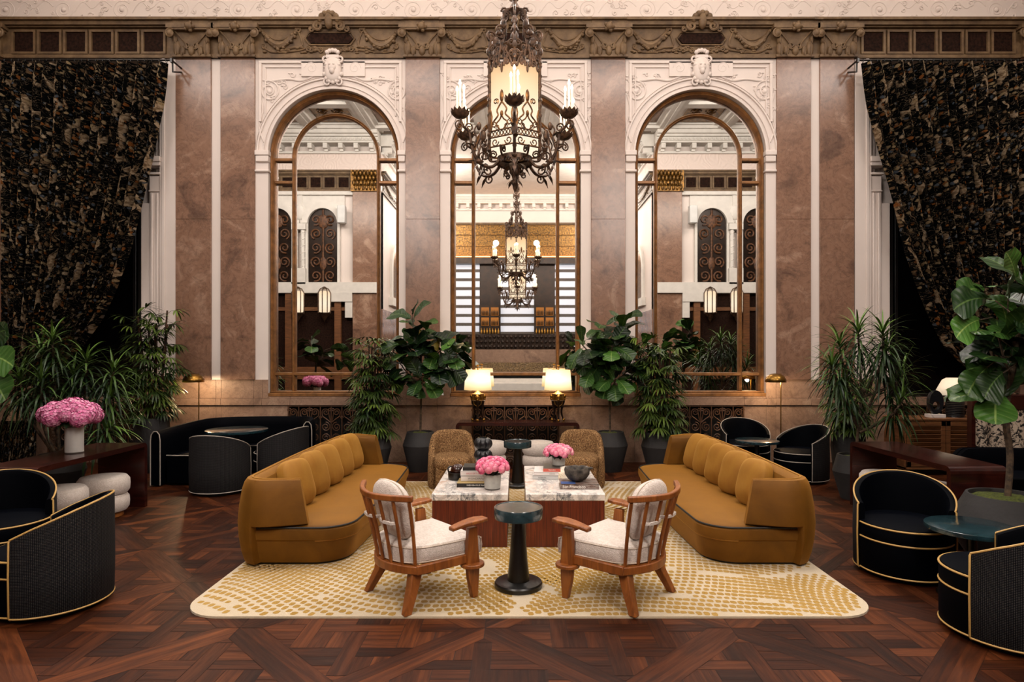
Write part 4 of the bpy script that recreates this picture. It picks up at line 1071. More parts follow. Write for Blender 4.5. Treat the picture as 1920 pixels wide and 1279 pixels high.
# ------------------------------------------------------------------ oak armchairs
def armchair(loc, rz, label):
    t = thing('oak_armchair', label, 'chair', loc, rz, 'pair of oak spindle back armchairs'); t.scale = (1.1, 1, 1)
    W_ = M['chairwood']
    # seat frame: sides, front, curved rear rail
    mb = MB(); mb.box((0, .255, .285), (.56, .03, .06)); mb.build('front_rail', W_, t, bevel=.005)
    for s in (-1, 1):
        mb = MB(); mb.strip([(s * .285, .27, .285), (s * .275, .0, .28), (s * .255, -.2, .275)], .06, (0, 0, 1), .03); mb.build('side_rail', W_, t, bevel=.005)
    def arcpt(a, off, z, r=.31): return (.275 * a / 1.1 * (1 - .06 * a * a) * r / .31, -.16 - .13 * math.cos(a * 1.35) * r / .31 - off, z)
    mb = MB(); mb.strip([arcpt(a, 0, .272) for a in [lerp(-1.1, 1.1, k / 16) for k in range(17)]], .055, (0, 0, 1), .05); mb.build('rear_rail', W_, t, bevel=.006)
    mb = MB(); mb.strip([arcpt(a, .065, .75 + .012 * abs(a), .41) for a in [lerp(-1.0, 1.0, k / 16) for k in range(17)]], .04, (0, 0, 1), .032); mb.build('top_rail', W_, t, bevel=.007)
    for k in range(7):
        a = lerp(-.96, .96, k / 6)
        p0, p1 = arcpt(a * 1.02, -.0, .285), arcpt(a * .97, .065, .74, .41)
        mb = MB(); mid = [(lerp(p0[i], p1[i], .5) + (0, .006, 0)[i]) for i in range(3)]
        mb.tube(catmull([p0, mid, p1], 5), .012, 8); mb.build('spindle', W_, t)
    for s in (-1, 1):                        # rear legs, splayed
        mb = MB(); mb.rings([[(s * x - hx, y - hy, z), (s * x + hx, y - hy, z), (s * x + hx, y + hy, z), (s * x - hx, y + hy, z)] for x, y, z, hx, hy in ((.2, -.17, .28, .032, .04), (.205, -.195, .16, .03, .034), (.245, -.268, 0, .022, .026))]); mb.build('leg', W_, t, bevel=.005)
    for s in (-1, 1):                        # front leg and arm post in one board
        mb = MB(); mb.rings([[(s * x - .019, y - h, z), (s * x + .019, y - h, z), (s * x + .019, y + h, z), (s * x - .019, y + h, z)] for x, y, z, h in ((.275, .245, 0, .022), (.288, .225, .14, .042), (.296, .215, .25, .05), (.303, .205, .38, .042), (.308, .2, .5, .034))]); mb.build('front_leg', W_, t, bevel=.005)
        mb = MB(); mb.prism([(s * .29 + .075 * math.cos(2 * PI * k / 20), .22 + .085 * math.sin(2 * PI * k / 20)) for k in range(20)], .225, .25); mb.build('leg_disc', W_, t, bevel=.005)
        mb = MB(); top = []
        for k in range(13):
            f = k / 12; y = lerp(.02, .3, f); wd = interp([(0, .026), (.35, .036), (.75, .05), (1, .032)], f); z = .505 + .028 * f + .01 * math.sin(PI * f)
            x = s * (.318 + .01 * f); top.append([(x - wd, y, z), (x + wd, y, z), (x + wd, y, z + .028), (x - wd, y, z + .028)])
        mb.rings(top); mb.build('arm', W_, t, bevel=.008)
    # seat cushion
    mb = MB(); pl = [(-.25, .29), (.25, .29), (.272, .27), (.262, .02), (.235, -.16), (.15, -.25), (0, -.285), (-.15, -.25), (-.235, -.16), (-.262, .02), (-.272, .27)]
    pl = [(p.x, p.y) for p in catmull([(x, y, 0) for x, y in pl], 4, True)]
    rr = []
    for k, z in ((.965, .302), (1.0, .312), (1.015, .36), (1.0, .405), (.97, .418), (.8, .432), (.5, .44), (.1, .442)): rr.append([(x * k, y * k, z) for x, y in pl])
    mb.rings(rr); cs = mb.build('seat_cushion', M['white'], t)
    sm = MB()
    for z in (.313, .408): sm.tube([(x * 1.0, y * 1.0, z) for x, y in pl + pl[:1]], .0045, 5)
    sm.build('seam', M['whitepipe'], cs)
    # back cushion leaning on the spindles
    mb = MB(); rot = Rx(-.2) 
    rot = Matrix.Rotation(.22, 3, 'X')
    def f(p):
        e = (abs(p.x) / .2) ** 4 * .5 + (abs(p.z) / .205) ** 4 * .5; p.y *= 1 - .5 * e
        p.y -= .0; return p
    mb.sell((0, -.215, .63), (.2, .07, .205), .75, .6, 36, 20, 0, rot, f); bc = mb.build('back_cushion', M['white'], t)
    sm = MB(); pts = []
    for k in range(41):
        th = 2 * PI * k / 40; c, s_ = math.cos(th), math.sin(th)
        pts.append(V((0, -.215, .63)) + rot @ V((math.copysign(abs(c) ** .65, c) * .198, 0, math.copysign(abs(s_) ** .72, s_) * .203)))
    sm.tube(pts, .0045, 5); sm.build('seam', M['whitepipe'], bc)
    st = MB()
    for x0, x1 in ((-.19, -.02), (.02, .19)): st.strip([(x, y, .585) for x, y in ((x0, -.29), (x0 + .02, -.335), ((x0 + x1) / 2, -.35), (x1 - .02, -.335), (x1, -.29))], .022, (0, 0, 1), .012)
    st.build('strap', M['white'], bc, bevel=.003)
    return t
armchair((-.685, 4.345, .015), math.radians(-50), 'oak spindle back armchair with cream cushions, left of the near side table')
armchair((.72, 4.33, .015), math.radians(50), 'oak spindle back armchair with cream cushions, right of the near side table')

# ------------------------------------------------------------------ tan boucle tub chairs
def tub(loc, rz, label):
    t = thing('tub_armchair', label, 'chair', loc, rz, 'pair of tan boucle tub chairs')
    # faces -y
    rr = []; N = 44
    for k in range(N + 1):
        a = lerp(-2.15, 2.15, k / N); c = math.cos(a); s = math.sin(a)
        ex = .8; ox = math.copysign(abs(s) ** ex, s) * .31; oy = math.copysign(abs(c) ** ex, c) * .29
        f = abs(a) / 2.15
        top = interp([(0, .70), (.34, .69), (.5, .655), (.62, .55), (.72, .45), (.85, .42), (1, .40)], f)
        n = V((ox, oy)).normalized()
        ring = []
        for o, z in ((-.015, 0), (.0, .1), (.0, .5), (-.01, .9), (-.03, .975), (-.055, 1.0), (-.085, .975), (-.1, .9), (-.1, .3), (-.1, 0)):
            ring.append((ox + n.x * o, oy + n.y * o, z * top if z > .0 else 0.0))
        rr.append(ring)
    mb = MB(); mb.rings(rr); mb.build('shell', M['tan'], t, angle=60)
    mb = MB(); mb.sell((0, -.06, .33), (.235, .28, .09), .5, .6, 28, 12); mb.build('seat', M['tan'], t)
    mb = MB(); mb.box((0, -.06, .15), (.42, .46, .3)); mb.build('seat_base', M['tan'], t, bevel=.04, bseg=3)
tub((-.84, 7.88, .0148), .14, 'tan boucle tub armchair behind the left coffee table, beside the black vase')
tub((.815, 7.9, .0148), -.14, 'tan boucle tub armchair behind the right coffee table')

# ------------------------------------------------------------------ round two tier stools
def stool_proto(loc, label, group):
    t = thing('round_stool', label, 'stool', loc, 0, group)
    MB().lathe([(.17, 0), (.18, .004), (.18, .05), (.17, .055)], n=40).build('plinth', M['plinth'], t)
    def tier(z0, z1, r): return [(r - .07, z0), (r - .025, z0 + .008), (r - .004, z0 + .04), (r, (z0 + z1) / 2), (r - .004, z1 - .045), (r - .03, z1 - .01), (r - .09, z1), (.06, z1 + .006)]
    MB().lathe(tier(.055, .245, .235), n=44).build('lower_tier', M['white'], t)
    MB().lathe(tier(.235, .43, .24), n=44).build('upper_tier', M['white'], t)
    return t
st0 = stool_proto((-.4, 9.02, 0), 'round cream two tier stool under the middle console, left of the far side table', 'cream two tier stools')
dup(st0, (.31, 9.02, 0), 0, 'round cream two tier stool under the middle console, right of the far side table')
dup(st0, (-4.35, 6.45, 0), 0, 'round cream two tier stool at the far end under the left console')
dup(st0, (-4.41, 5.9, 0), 0, 'round cream two tier stool under the left console, nearer the camera')
dup(st0, (3.98, 6.66, 0), 0, 'round cream two tier stool at the far end under the right console')
dup(st0, (4.12, 6.1, 0), 0, 'round cream two tier stool under the right console, behind the navy chair')

# ------------------------------------------------------------------ waterfall consoles
def console(loc, rz, L, D, Hh, label, th=.05):
    t = thing('console_table', label, 'table', loc, rz, 'dark mahogany waterfall consoles')
    r = .06; outer = []; 
    pts = [(-L / 2, 0), (-L / 2, Hh - r)] + [(-L / 2 + r - r * math.cos(a), Hh - r + r * math.sin(a)) for a in (PI / 8, PI / 4, 3 * PI / 8)] + [(-L / 2 + r, Hh), (L / 2 - r, Hh)] + [(L / 2 - r + r * math.sin(a), Hh - r + r * math.cos(a)) for a in (PI / 8, PI / 4, 3 * PI / 8)] + [(L / 2, Hh - r), (L / 2, 0)]
    def seg(idx, nm):
        o = [pts[i] for i in idx]; q = []
        for x, z in o:
            xi = max(-L / 2 + th, min(L / 2 - th, x)); zi = min(z, Hh - th); q.append((xi, zi))
        mb = MB(); poly = o + q[::-1]; n = len(poly)
        v = [(x, -D / 2, z) for x, z in poly] + [(x, D / 2, z) for x, z in poly]
        m_ = len(o)
        faces = [(j, (j + 1) % n, n + (j + 1) % n, n + j) for j in range(n)]
        for k in range(m_ - 1):
            faces.append((k, k + 1, n - 2 - k, n - 1 - k)); faces.append((n + k, n + n - 1 - k, n + n - 2 - k, n + k + 1))
        mb.add(v, faces); return mb.build(nm, M['mahogany'], t, smooth=True)
    seg([0, 1], 'end_panel'); seg([1, 2, 3, 4, 5, 6, 7, 8, 9, 10], 'console_top'); seg([10, 11], 'end_panel')
    return t
console((.005, 9.32, 0), 0, 1.84, .42, .69, 'dark mahogany waterfall console under the middle mirror, holding two table lamps')
console((-4.41, 6.08, 0), PI / 2, 1.6, .52, .72, 'long dark mahogany console on the left, holding the hydrangea vase')
console((4.03, 6.16, 0), PI / 2, 1.62, .5, .72, 'long dark mahogany console on the right, in front of the louvred cabinet')

# ------------------------------------------------------------------ barrel swivel chairs
def barrel(loc, rz, label, small=False):
    """faces -y"""
    t = thing('swivel_chair', label, 'chair', loc, rz, 'navy barrel swivel chairs with piping')
    R_ = .345; N = 48; A = 1.95
    def top(a):
        f = abs(a) / A
        return interp([(0, .735), (.15, .73), (.3, .715), (.45, .69), (.6, .655), (.8, .6), (1, .535)], f)
    inn, out, edge = [], [], []
    for k in range(N + 1):
        a = lerp(-A, A, k / N); s, c = math.sin(a), math.cos(a); z1 = top(a); q = R_ + .0
        ext = .0
        def P(r, z): return (s * r, c * r, z)
        out.append([P(R_ - .012, .035), P(R_, .05), P(R_ + .004, .3), P(R_, z1 - .01), P(R_ - .008, z1)])
        inn.append([P(R_ - .008, z1), P(R_ - .022, z1 + .004), P(R_ - .045, z1 - .004), P(R_ - .055, z1 - .04), P(R_ - .05, .25), P(R_ - .05, .035)])
        edge.append(P(R_ - .005, z1 + .002))
    mb = MB(); mb.rings(out, False, uv=True)
    mb.rings([out[0][:1] + out[0][1:], ], False) if False else None
    mb.build('back_shell', M['woven'], t, fix=False)
    mb = MB(); mb.rings(inn, False)
    for e_ in (0, N):
        o_, i_ = out[e_], inn[e_]; poly = o_ + i_[1:]; mb.add(poly, [tuple(range(len(poly)))])
    mb.build('inner_shell', M['navy'], t)
    p = MB(); pipe = M['pipegold'] if not small else M['pipegrey']; pr = .0065 if not small else .006
    e0 = [V(q) for q in out[0]]; e1 = [V(q) for q in out[-1]]
    p.tube([q for q in e0] + [V(q) for q in edge] + [q for q in reversed(e1)], pr, 6)
    p.tube([(math.sin(lerp(-A, A, k / N)) * (R_ - .003), math.cos(lerp(-A, A, k / N)) * (R_ - .003), .045) for k in range(N + 1)], pr, 6)
    p.build('shell_piping', pipe, t)
    # seat drum, its front shows between the shell ends
    rs = R_ - .015; fy = -.06
    def ring(z, k=1.0):
        o = []
        for j in range(48):
            a = 2 * PI * j / 48; x, y = rs * k * math.sin(a), rs * k * math.cos(a)
            if y < 0: y = y * 1.08
            o.append((x, y, z))
        return o
    mb = MB(); mb.rings([ring(.03, .96), ring(.05), ring(.285), ring(.29, .985)]); mb.build('seat_base', M['navy'], t)
    mb = MB(); mb.rings([ring(.29, .985), ring(.3, 1.0), ring(.385, 1.0), ring(.405, .97), ring(.42, .8), ring(.425, .3)]); mb.build('seat_cushion', M['navy'], t)
    p = MB()
    for z in (.048, .29, .395): 
        r_ = ring(z, 1.0); p.tube([r_[j % 48] for j in range(15, 34)], pr, 6)
    p.build('seat_piping', pipe, t)
    MB().lathe([(R_ - .06, 0), (R_ - .05, .04)], n=40).build('plinth', M['black'], t)
    return t
def rot_to(dx, dy): return math.atan2(dx, -dy)
barrel((-3.15, 4.17, 0), rot_to(-.93, -.3), 'navy barrel swivel chair in the left foreground, woven side to the camera')
barrel((-4.08, 4.86, 0), rot_to(.6, -.8), 'navy barrel swivel chair at the left edge, in front of the long console')
barrel((3.02, 4.8, 0), rot_to(-.42, -.9), 'navy barrel swivel chair facing the camera beside the right sofa')
barrel((2.97, 3.70, 0), rot_to(-.66, .75), 'navy barrel swivel chair in the right foreground, woven side to the camera')
barrel((-3.69, 7.62, 0), rot_to(.05, 1), 'navy barrel swivel chair with its back to the camera, before the banquette table', True)
barrel((-3.18, 8.28, 0), rot_to(-1, .3), 'navy barrel swivel chair side on, between the round table and the left sofa', True)
barrel((3.36, 9.05, 0), rot_to(.0, -1), 'navy barrel swivel chair behind the small round table under the right mirror', True)
barrel((3.84, 8.3, 0), rot_to(-1, -.35), 'navy barrel swivel chair right of the small round table, beside the planters', True)

# ------------------------------------------------------------------ round tables
def round_table(loc, r, h, label):
    t = thing('round_table', label, 'table', loc, 0, 'round teal tables')
    MB().lathe([(.2, 0), (.21, .01), (.2, .025), (.05, .035), (.032, .06), (.03, h - .06), (.06, h - .035)], n=40).build('pedestal', M['black'], t)
    MB().lathe([(r - .03, h - .04), (r - .004, h - .034), (r, h - .02), (r - .002, h - .004), (r - .012, h), (0, h)], n=64, caps=(True, False)).build('table_top', M['teal'], t)
round_table((-3.84, 8.4, 0), .4, .68, 'round teal table in front of the navy banquette')
round_table((3.29, 8.42, 0), .29, .53, 'small round teal table between the two far right navy chairs')
round_table((3.18, 4.29, 0), .285, .505, 'round teal table in the right foreground between two navy chairs')

# ------------------------------------------------------------------ navy banquettes
def banquette():
    t = thing('banquette', 'curved navy banquette with pale piping under the left pilasters', 'sofa', (-3.72, 8.6, 0))
    path = catmull([(-.93, -.72, 0), (-.95, -.3, 0), (-.9, .25, 0), (-.68, .58, 0), (-.2, .68, 0), (.3, .68, 0), (.58, .6, 0), (.7, .4, 0), (.73, .14, 0)], 7)
    rr = []; m = len(path)
    for i, q in enumerate(path):
        tg = (path[min(i + 1, m - 1)] - path[max(i - 1, 0)]).normalized(); n = V((-tg.y, tg.x, 0))
        zt = interp([(0, .71), (.12, .72), (.3, .76), (.8, .77), (.92, .75), (1, .74)], i / (m - 1))
        rr.append([tuple(V((q.x, q.y, 0)) + n * o + V((0, 0, z))) for o, z in ((.06, .02), (.06, zt - .12), (.05, zt - .04), (.02, zt), (-.02, zt), (-.05, zt - .04), (-.06, zt - .12), (-.06, .02))])
    mb = MB(); mb.rings(rr); mb.build('back', M['navy'], t)
    for r in (rr[0], rr[-1]):
        p = MB(); p.tube([(x, y - .004, z) for x, y, z in r], .007, 6); p.build('piping', M['pipegrey'], t)
    p = MB(); inner = [V((q.x * .9, q.y * .88, 0)) for q in path]
    seat = MB(); front = catmull([(-.5, -.66, 0), (-.45, -.1, 0), (-.25, .15, 0), (.1, .22, 0), (.3, .22, 0), (.4, .14, 0)], 11)
    n = min(len(inner), len(front)); 
    fi = [front[int(k * (len(front) - 1) / (len(inner) - 1))] for k in range(len(inner))]
    rs = [[(a.x, a.y, .03), (a.x, a.y, .37), (b.x, b.y, .39), (b.x, b.y, .34), (b.x, b.y, .03)] for a, b in zip(inner, fi)]
    seat.rings(rs); seat.build('seat', M['navy'], t, bevel=.015)
    p.tube([(b.x, b.y, .392) for b in fi], .007, 6); p.tube([(lerp(inner[0].x, fi[0].x, k / 8), lerp(inner[0].y, fi[0].y, k / 8) - .004, .392) for k in range(9)], .007, 6); p.build('seat_piping', M['pipegrey'], t)
banquette()
def banquette_right():
    t = thing('banquette', 'navy curved bench in front of the floral screen at the right edge', 'sofa', (5.75, 6.75, 0))
    path = catmull([(-.72, .28, 0), (-.5, .32, 0), (0, .25, 0), (.5, .05, 0), (.9, -.3, 0)], 6); rr = []
    for i, q in enumerate(path):
        tg = (path[min(i + 1, len(path) - 1)] - path[max(i - 1, 0)]).normalized(); n = V((-tg.y, tg.x, 0))
        zt = interp([(0, .55), (.15, .62), (.4, .63), (1, .6)], i / (len(path) - 1))
        rr.append([tuple(V((q.x, q.y, 0)) + n * o + V((0, 0, z))) for o, z in ((.1, .02), (.1, zt - .1), (.05, zt), (-.05, zt), (-.1, zt - .1), (-.1, .02))])
    mb = MB(); mb.rings(rr); mb.build('back', M['navy'], t)
    mb = MB(); mb.prism([(-.6, .2), (0, .14), (.5, -.05), (.85, -.4), (.5, -.75), (.1, -.5), (-.25, -.35), (-.65, -.25)], .03, .4); mb.build('seat', M['navy'], t, bevel=.02)
    p = MB(); p.tube([(q.x, q.y, rr[i][2][2] + .003) for i, q in enumerate(path)], .006, 6); p.build('piping', M['navy'], t)
banquette_right()
# ------------------------------------------------------------------ lamps
def table_lamp(loc, label):
    t = thing('table_lamp', label, 'lamp', loc, 0, 'pair of bronze urn table lamps')
    MB().lathe([(.045, .21), (.07, .225), (.098, .27), (.105, .315), (.1, .32)], n=36).build('urn', M['brassdark'], t)
    MB().lathe([(.1, .32), (.086, .325), (.086, .4), (.1, .405), (.1, .415), (.06, .425), (.025, .45), (.014, .46)], n=36).build('gilt_collar', M['brass'], t)
    for k in range(3):
        a = 2 * PI * k / 3 + .52
        c, s = math.cos(a), math.sin(a)
        mb = MB(); mb.tube(catmull([(.095 * c, .095 * s, .31), (.075 * c, .075 * s, .22), (.06 * c, .06 * s, .13), (.09 * c, .09 * s, .03)], 6), [.02, .021, .021, .021, .02, .02, .02, .019, .018, .018, .017, .016, .016, .015, .015, .014, .013, .012, .012], 8); lg = mb.build('leg', M['brassdark'], t)
        mb = MB(); mb.sell((.1 * c, .1 * s, .02), (.024, .018, .02), 1, 1, 12, 8, 0); mb.build('gilt_foot', M['brass'], lg)
        mb = MB(); mb.sell((.108 * c, .108 * s, .37), (.03, .03, .034), 1, 1, 14, 10); mb.sell((.112 * c, .112 * s, .335), (.022, .022, .026), 1, 1, 12, 8); mb.build('rams_head', M['brass'], t)
    for s in (-1, 1):
        mb = MB(); mb.tube([(s * .06, -.08, .31), (s * .05, -.1, .26), (0, -.085, .225)], .006, 6); mb.build('swag', M['brass'], t)
    MB().lathe([(.009, .45), (.009, .8), (.02, .805), (.006, .815), (.004, .83), (.016, .84), (.006, .86)], n=12).build('stem', M['brass'], t)
    fm = MB()
    for k in range(4): fm.sell((.014 * math.cos(k * PI / 2), .014 * math.sin(k * PI / 2), .845), (.009, .009, .012), 1, 1, 8, 6)
    fm.build('finial', M['brass'], t)
    mb = MB(); rr = [[(r * math.cos(2 * PI * j / 48), r * math.sin(2 * PI * j / 48), z) for j in range(48)] for r, z in ((.208, .475), (.182, .78))]
    mb.rings(rr, True, (False, False)); mb.build('lamp_shade', M['lampshade'], t, solid=.003)
    mb = MB()
    for k in range(3): mb.tube([(0, 0, .775), (.18 * math.cos(k * 2.09), .18 * math.sin(k * 2.09), .778)], .003, 4)
    mb.build('spider', M['brass'], t)
    bl = MB(); bl.sell((0, 0, .62), (.03, .03, .045), 1, 1, 12, 8); bl.build('bulb', M['bulb'], t)
M['lampshade'] = shade('lit cream shade', '#ffd48a', '#fff0cc', .75, 1.35, .47, .79)
M['bulb'] = emis('warm bulb', '#ffd59a', 12)
table_lamp((-.6, 9.32, .69), 'bronze urn table lamp with lit cream shade on the console, left one')
table_lamp((.62, 9.32, .69), 'bronze urn table lamp with lit cream shade on the console, right one')

def floor_lamp(loc, side, label):
    t = thing('floor_lamp', label, 'lamp', loc, 0, 'pair of brass dome floor lamps')
    MB().lathe([(.12, 0), (.12, .012), (.02, .018)], n=32).build('base', M['brass'], t)
    mb = MB(); mb.tube(catmull([(0, 0, .01), (0, 0, .7), (0, 0, 1.36), (-side * .02, 0, 1.385), (-side * .08, 0, 1.395)], 6), .008, 8); mb.build('pole', M['brass'], t)
    mb = MB(); rr = [[(-side * .08 + r * math.cos(2 * PI * j / 40), r * math.sin(2 * PI * j / 40), z) for j in range(40)] for r, z in ((.15, 1.285), (.146, 1.33), (.122, 1.375), (.075, 1.405), (.02, 1.415))]
    mb.rings(rr, True, (False, True)); mb.build('lamp_shade', M['brass'], t, solid=.004)
    bl = MB(); bl.sell((-side * .08, 0, 1.335), (.03, .03, .03), 1, 1, 12, 8); bl.build('bulb', M['bulb'], t)
floor_lamp((-4.8, 9.24, 0), 1, 'brass dome floor lamp behind the navy banquette')
floor_lamp((3.97, 9.24, 0), 1, 'brass dome floor lamp right of the right mirror')

# ------------------------------------------------------------------ planters
def planter(nm, loc, R_, r0, r1, h, zw, label, group=None):
    t = thing(nm, label, 'planter', loc, 0, group)
    MB().lathe([(r0 * .98, 0), (r0, .01), (R_, zw), (r1, h - .01), (r1 - .005, h), (r1 - .025, h), (r1 - .03, h - .04), (.0, h - .04)], n=56, caps=(True, False)).build('pot', M['potblack'], t, angle=25)
    mb = MB()
    def f(u, v):
        a = 2 * PI * u; r = v * (r1 - .03); return (r * math.cos(a), r * math.sin(a), h - .035 + .03 * (1 - v * v) + .02 * noise.noise(V((r * math.cos(a) * 14, r * math.sin(a) * 14, loc[0]))))
    mb.grid(f, 28, 7); mb.build('moss', M['moss'], t)
    return t

def leaf(mb, base, d, up, L, W, shape, bend=.3, fold=.12, tint=.5, n=6, nw=2, wav=0):
    """one leaf blade; shape(t)->0..1 width"""
    d = V(d).normalized(); up = V(up); sd = d.cross(up)
    sd = sd.normalized() if sd.length > 1e-4 else d.orthogonal().normalized()
    up = sd.cross(d).normalized()
    pts = []; p = V(base); dd = d.copy()
    for i in range(n + 1):
        t = i / n; w = W * shape(t)
        for j in range(-nw, nw + 1):
            f = j / nw
            pts.append(p + sd * f * w + up * (fold * w * abs(f) + wav * W * math.sin(t * 11 + f * 2) * abs(f)))
        dd = (dd - V((0, 0, 1)) * bend / n).normalized(); up = sd.cross(dd).normalized()
        p = p + dd * (L / n)
    k = 2 * nw + 1
    faces = [(i * k + j, i * k + j + 1, (i + 1) * k + j + 1, (i + 1) * k + j) for i in range(n) for j in range(2 * nw)]
    mb.add(pts, faces, 0, [(j / nw, i / n) for i in range(n + 1) for j in range(-nw, nw + 1)], tint)
def fig_shape(t): return max(.02, (.28 + .72 * math.sin(min(1, t * 1.0) ** 1.25 * PI * .74)) * (1 if t < .93 else max(.2, (1 - t) / .07 * .55 + .3)) * (1 - .2 * math.exp(-((t - .36) / .12) ** 2)) if t > .02 else .08)
def strap_shape(t): return max(.03, (t * 9 if t < .1 else 1) * (1 - t) ** .55 * (.75 + .4 * math.sin(t * 2.2)))
def rnd_dir(rng, el): a = rng.uniform(0, 2 * PI); return V((math.cos(a) * math.cos(el), math.sin(a) * math.cos(el), math.sin(el)))

def fig_tree(nm, loc, trunk, crowns, seed, label, size=.28, yellow=0, extra=None):
    """loc is the foot; trunk list of points; crowns: (tip, start) branch tips that carry leaves"""
    rng = random.Random(seed); t = thing(nm, label, 'plant', loc, 0, 'fiddle leaf fig trees')
    mb = MB(); mb.tube(catmull(trunk, 6), .016 if size < .3 else .024, 8); mb.build('trunk', M['bark'], t)
    br = MB(); fo = MB(); ye = MB()
    for s0, s1, cnt in crowns:
        s0, s1 = V(s0), V(s1); mid = (s0 + s1) / 2 + V((0, 0, -.05))
        bp = catmull([s0, mid, s1], 5); br.tube(bp, .009, 6)
        ax = (s1 - s0).normalized()
        cnt = int(cnt * 1.5)
        for k in range(cnt):
            f = .25 + .78 * (k + rng.random()) / cnt; f = min(1.0, f)
            p = bp[int(f * (len(bp) - 1))]
            a = k * 2.4 + rng.uniform(-.4, .4); o = ax.orthogonal().normalized(); o = Matrix.Rotation(a, 3, ax) @ o
            d = (o * rng.uniform(.75, 1.0) + ax * rng.uniform(.1, .9) + V((0, 0, rng.uniform(-.35, .4)))).normalized()
            L = size * rng.uniform(.85, 1.35); br.tube([p, p + d * .05], .004, 5)
            g = rng.random() ** 3 * .8 + (.15 if f > .9 else 0)
            tgt = fo
            if yellow and k == cnt // 2 and s0 == V(crowns[yellow - 1][0]): tgt = ye
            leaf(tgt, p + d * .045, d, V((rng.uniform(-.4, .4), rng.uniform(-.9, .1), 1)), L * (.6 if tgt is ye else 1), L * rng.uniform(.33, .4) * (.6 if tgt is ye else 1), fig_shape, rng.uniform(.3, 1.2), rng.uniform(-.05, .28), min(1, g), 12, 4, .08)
    if extra:
        for p, d, L, g in extra:
            leaf(fo, p, d, V((0, -1, .55)), L, L * .4, fig_shape, .75, .14, g, 14, 4, .09); br.tube([V(p) - V(d).normalized() * .16, V(p)], .005, 5)
    br.build('branches', M['bark'], t); fo.build('foliage', M['fig'], t, fix=False, angle=70)
    if ye.v: ye.build('yellow_leaf', M['yellowleaf'], t, fix=False)
    return t

def rhapis(nm, loc, h, spread, canes, seed, label, low=.25, dens=1.0, tintb=0.0):
    rng = random.Random(seed); t = thing(nm, label, 'plant', loc, 0, 'lady palms')
    fo = MB(); cn = MB(); pt = MB()
    for c in range(canes):
        a = 2 * PI * c / canes + rng.uniform(-.5, .5); r = spread * rng.uniform(.04, .22)
        b = V((r * .6 * math.cos(a), r * .6 * math.sin(a), 0)); hc = h * rng.uniform(.72, .98)
        tip = V((r * 1.7 * math.cos(a), r * 1.7 * math.sin(a), hc)); cn.tube([b, (b + tip) / 2 + V((.01, 0, 0)), tip], .012, 6)
        nf = int(rng.uniform(10, 14) * dens * (h - low) / 1.1)
        for k in range(nf):
            f = low / h + (1 - low / h) * (k + .5) / nf; p = b + (tip - b) * f
            aa = k * 2.4 + a; el = lerp(-.05, .75, f) + rng.uniform(-.25, .25)
            d = V((math.cos(aa) * math.cos(el), math.sin(aa) * math.cos(el), math.sin(el)))
            pl = spread * rng.uniform(.22, .48); q = p + d * pl + V((0, 0, -.03)); pt.tube([p, (p + q) / 2 + V((0, 0, .02)), q], .003, 4)
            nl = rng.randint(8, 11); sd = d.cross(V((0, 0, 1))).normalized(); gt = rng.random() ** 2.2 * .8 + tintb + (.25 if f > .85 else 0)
            for j in range(nl):
                g = lerp(-1.35, 1.35, j / (nl - 1)); dd = (d * math.cos(g) + sd * math.sin(g) + V((0, 0, -.12))).normalized()
                leaf(fo, q, dd, V((0, 0, 1)), spread * rng.uniform(.34, .5), .0125, lambda t_: max(.12, min(1, t_ * 6) * (1 - max(0, t_ - .72) / .28) ** .6), rng.uniform(.7, 1.5), .15, min(1, gt + rng.uniform(0, .12)), 5, 1)
    cn.build('canes', M['cane'], t); pt.build('leaf_stalks', M['stem'], t); fo.build('foliage', M['palm'], t, fix=False, angle=80)
    return t

def dracaena(nm, loc, stems, seed, label, L=.42, cnt=34, w=.014):
    rng = random.Random(seed); t = thing(nm, label, 'plant', loc, 0, 'song of india style strap leaved plants' if False else 'strap leaved dracaenas')
    st = MB(); fo = MB(); cut = MB()
    for pts, n_ in stems:
        n_ = int(n_ * 1.7)
        cp = catmull(pts, 6); st.tube(cp, [lerp(.02, .011, k / (len(cp) - 1)) for k in range(len(cp))], 7)
        tip, ax = cp[-1], (cp[-1] - cp[-4]).normalized()
        for k in range(n_):
            f = k / n_; p = tip - ax * .3 * (1 - f); a = k * 2.4
            o = Matrix.Rotation(a, 3, ax) @ ax.orthogonal().normalized()
            el = lerp(-.15, 1.25, f ** 1.3); d = o * math.cos(el) + ax * math.sin(el)
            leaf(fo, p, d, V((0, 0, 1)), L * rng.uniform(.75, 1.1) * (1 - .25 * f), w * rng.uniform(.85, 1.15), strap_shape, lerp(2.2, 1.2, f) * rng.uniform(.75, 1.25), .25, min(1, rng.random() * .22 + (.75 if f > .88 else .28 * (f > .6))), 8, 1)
    st.build('stems', M['bark'], t); fo.build('foliage', M['drac'], t, fix=False, angle=80)
    return t

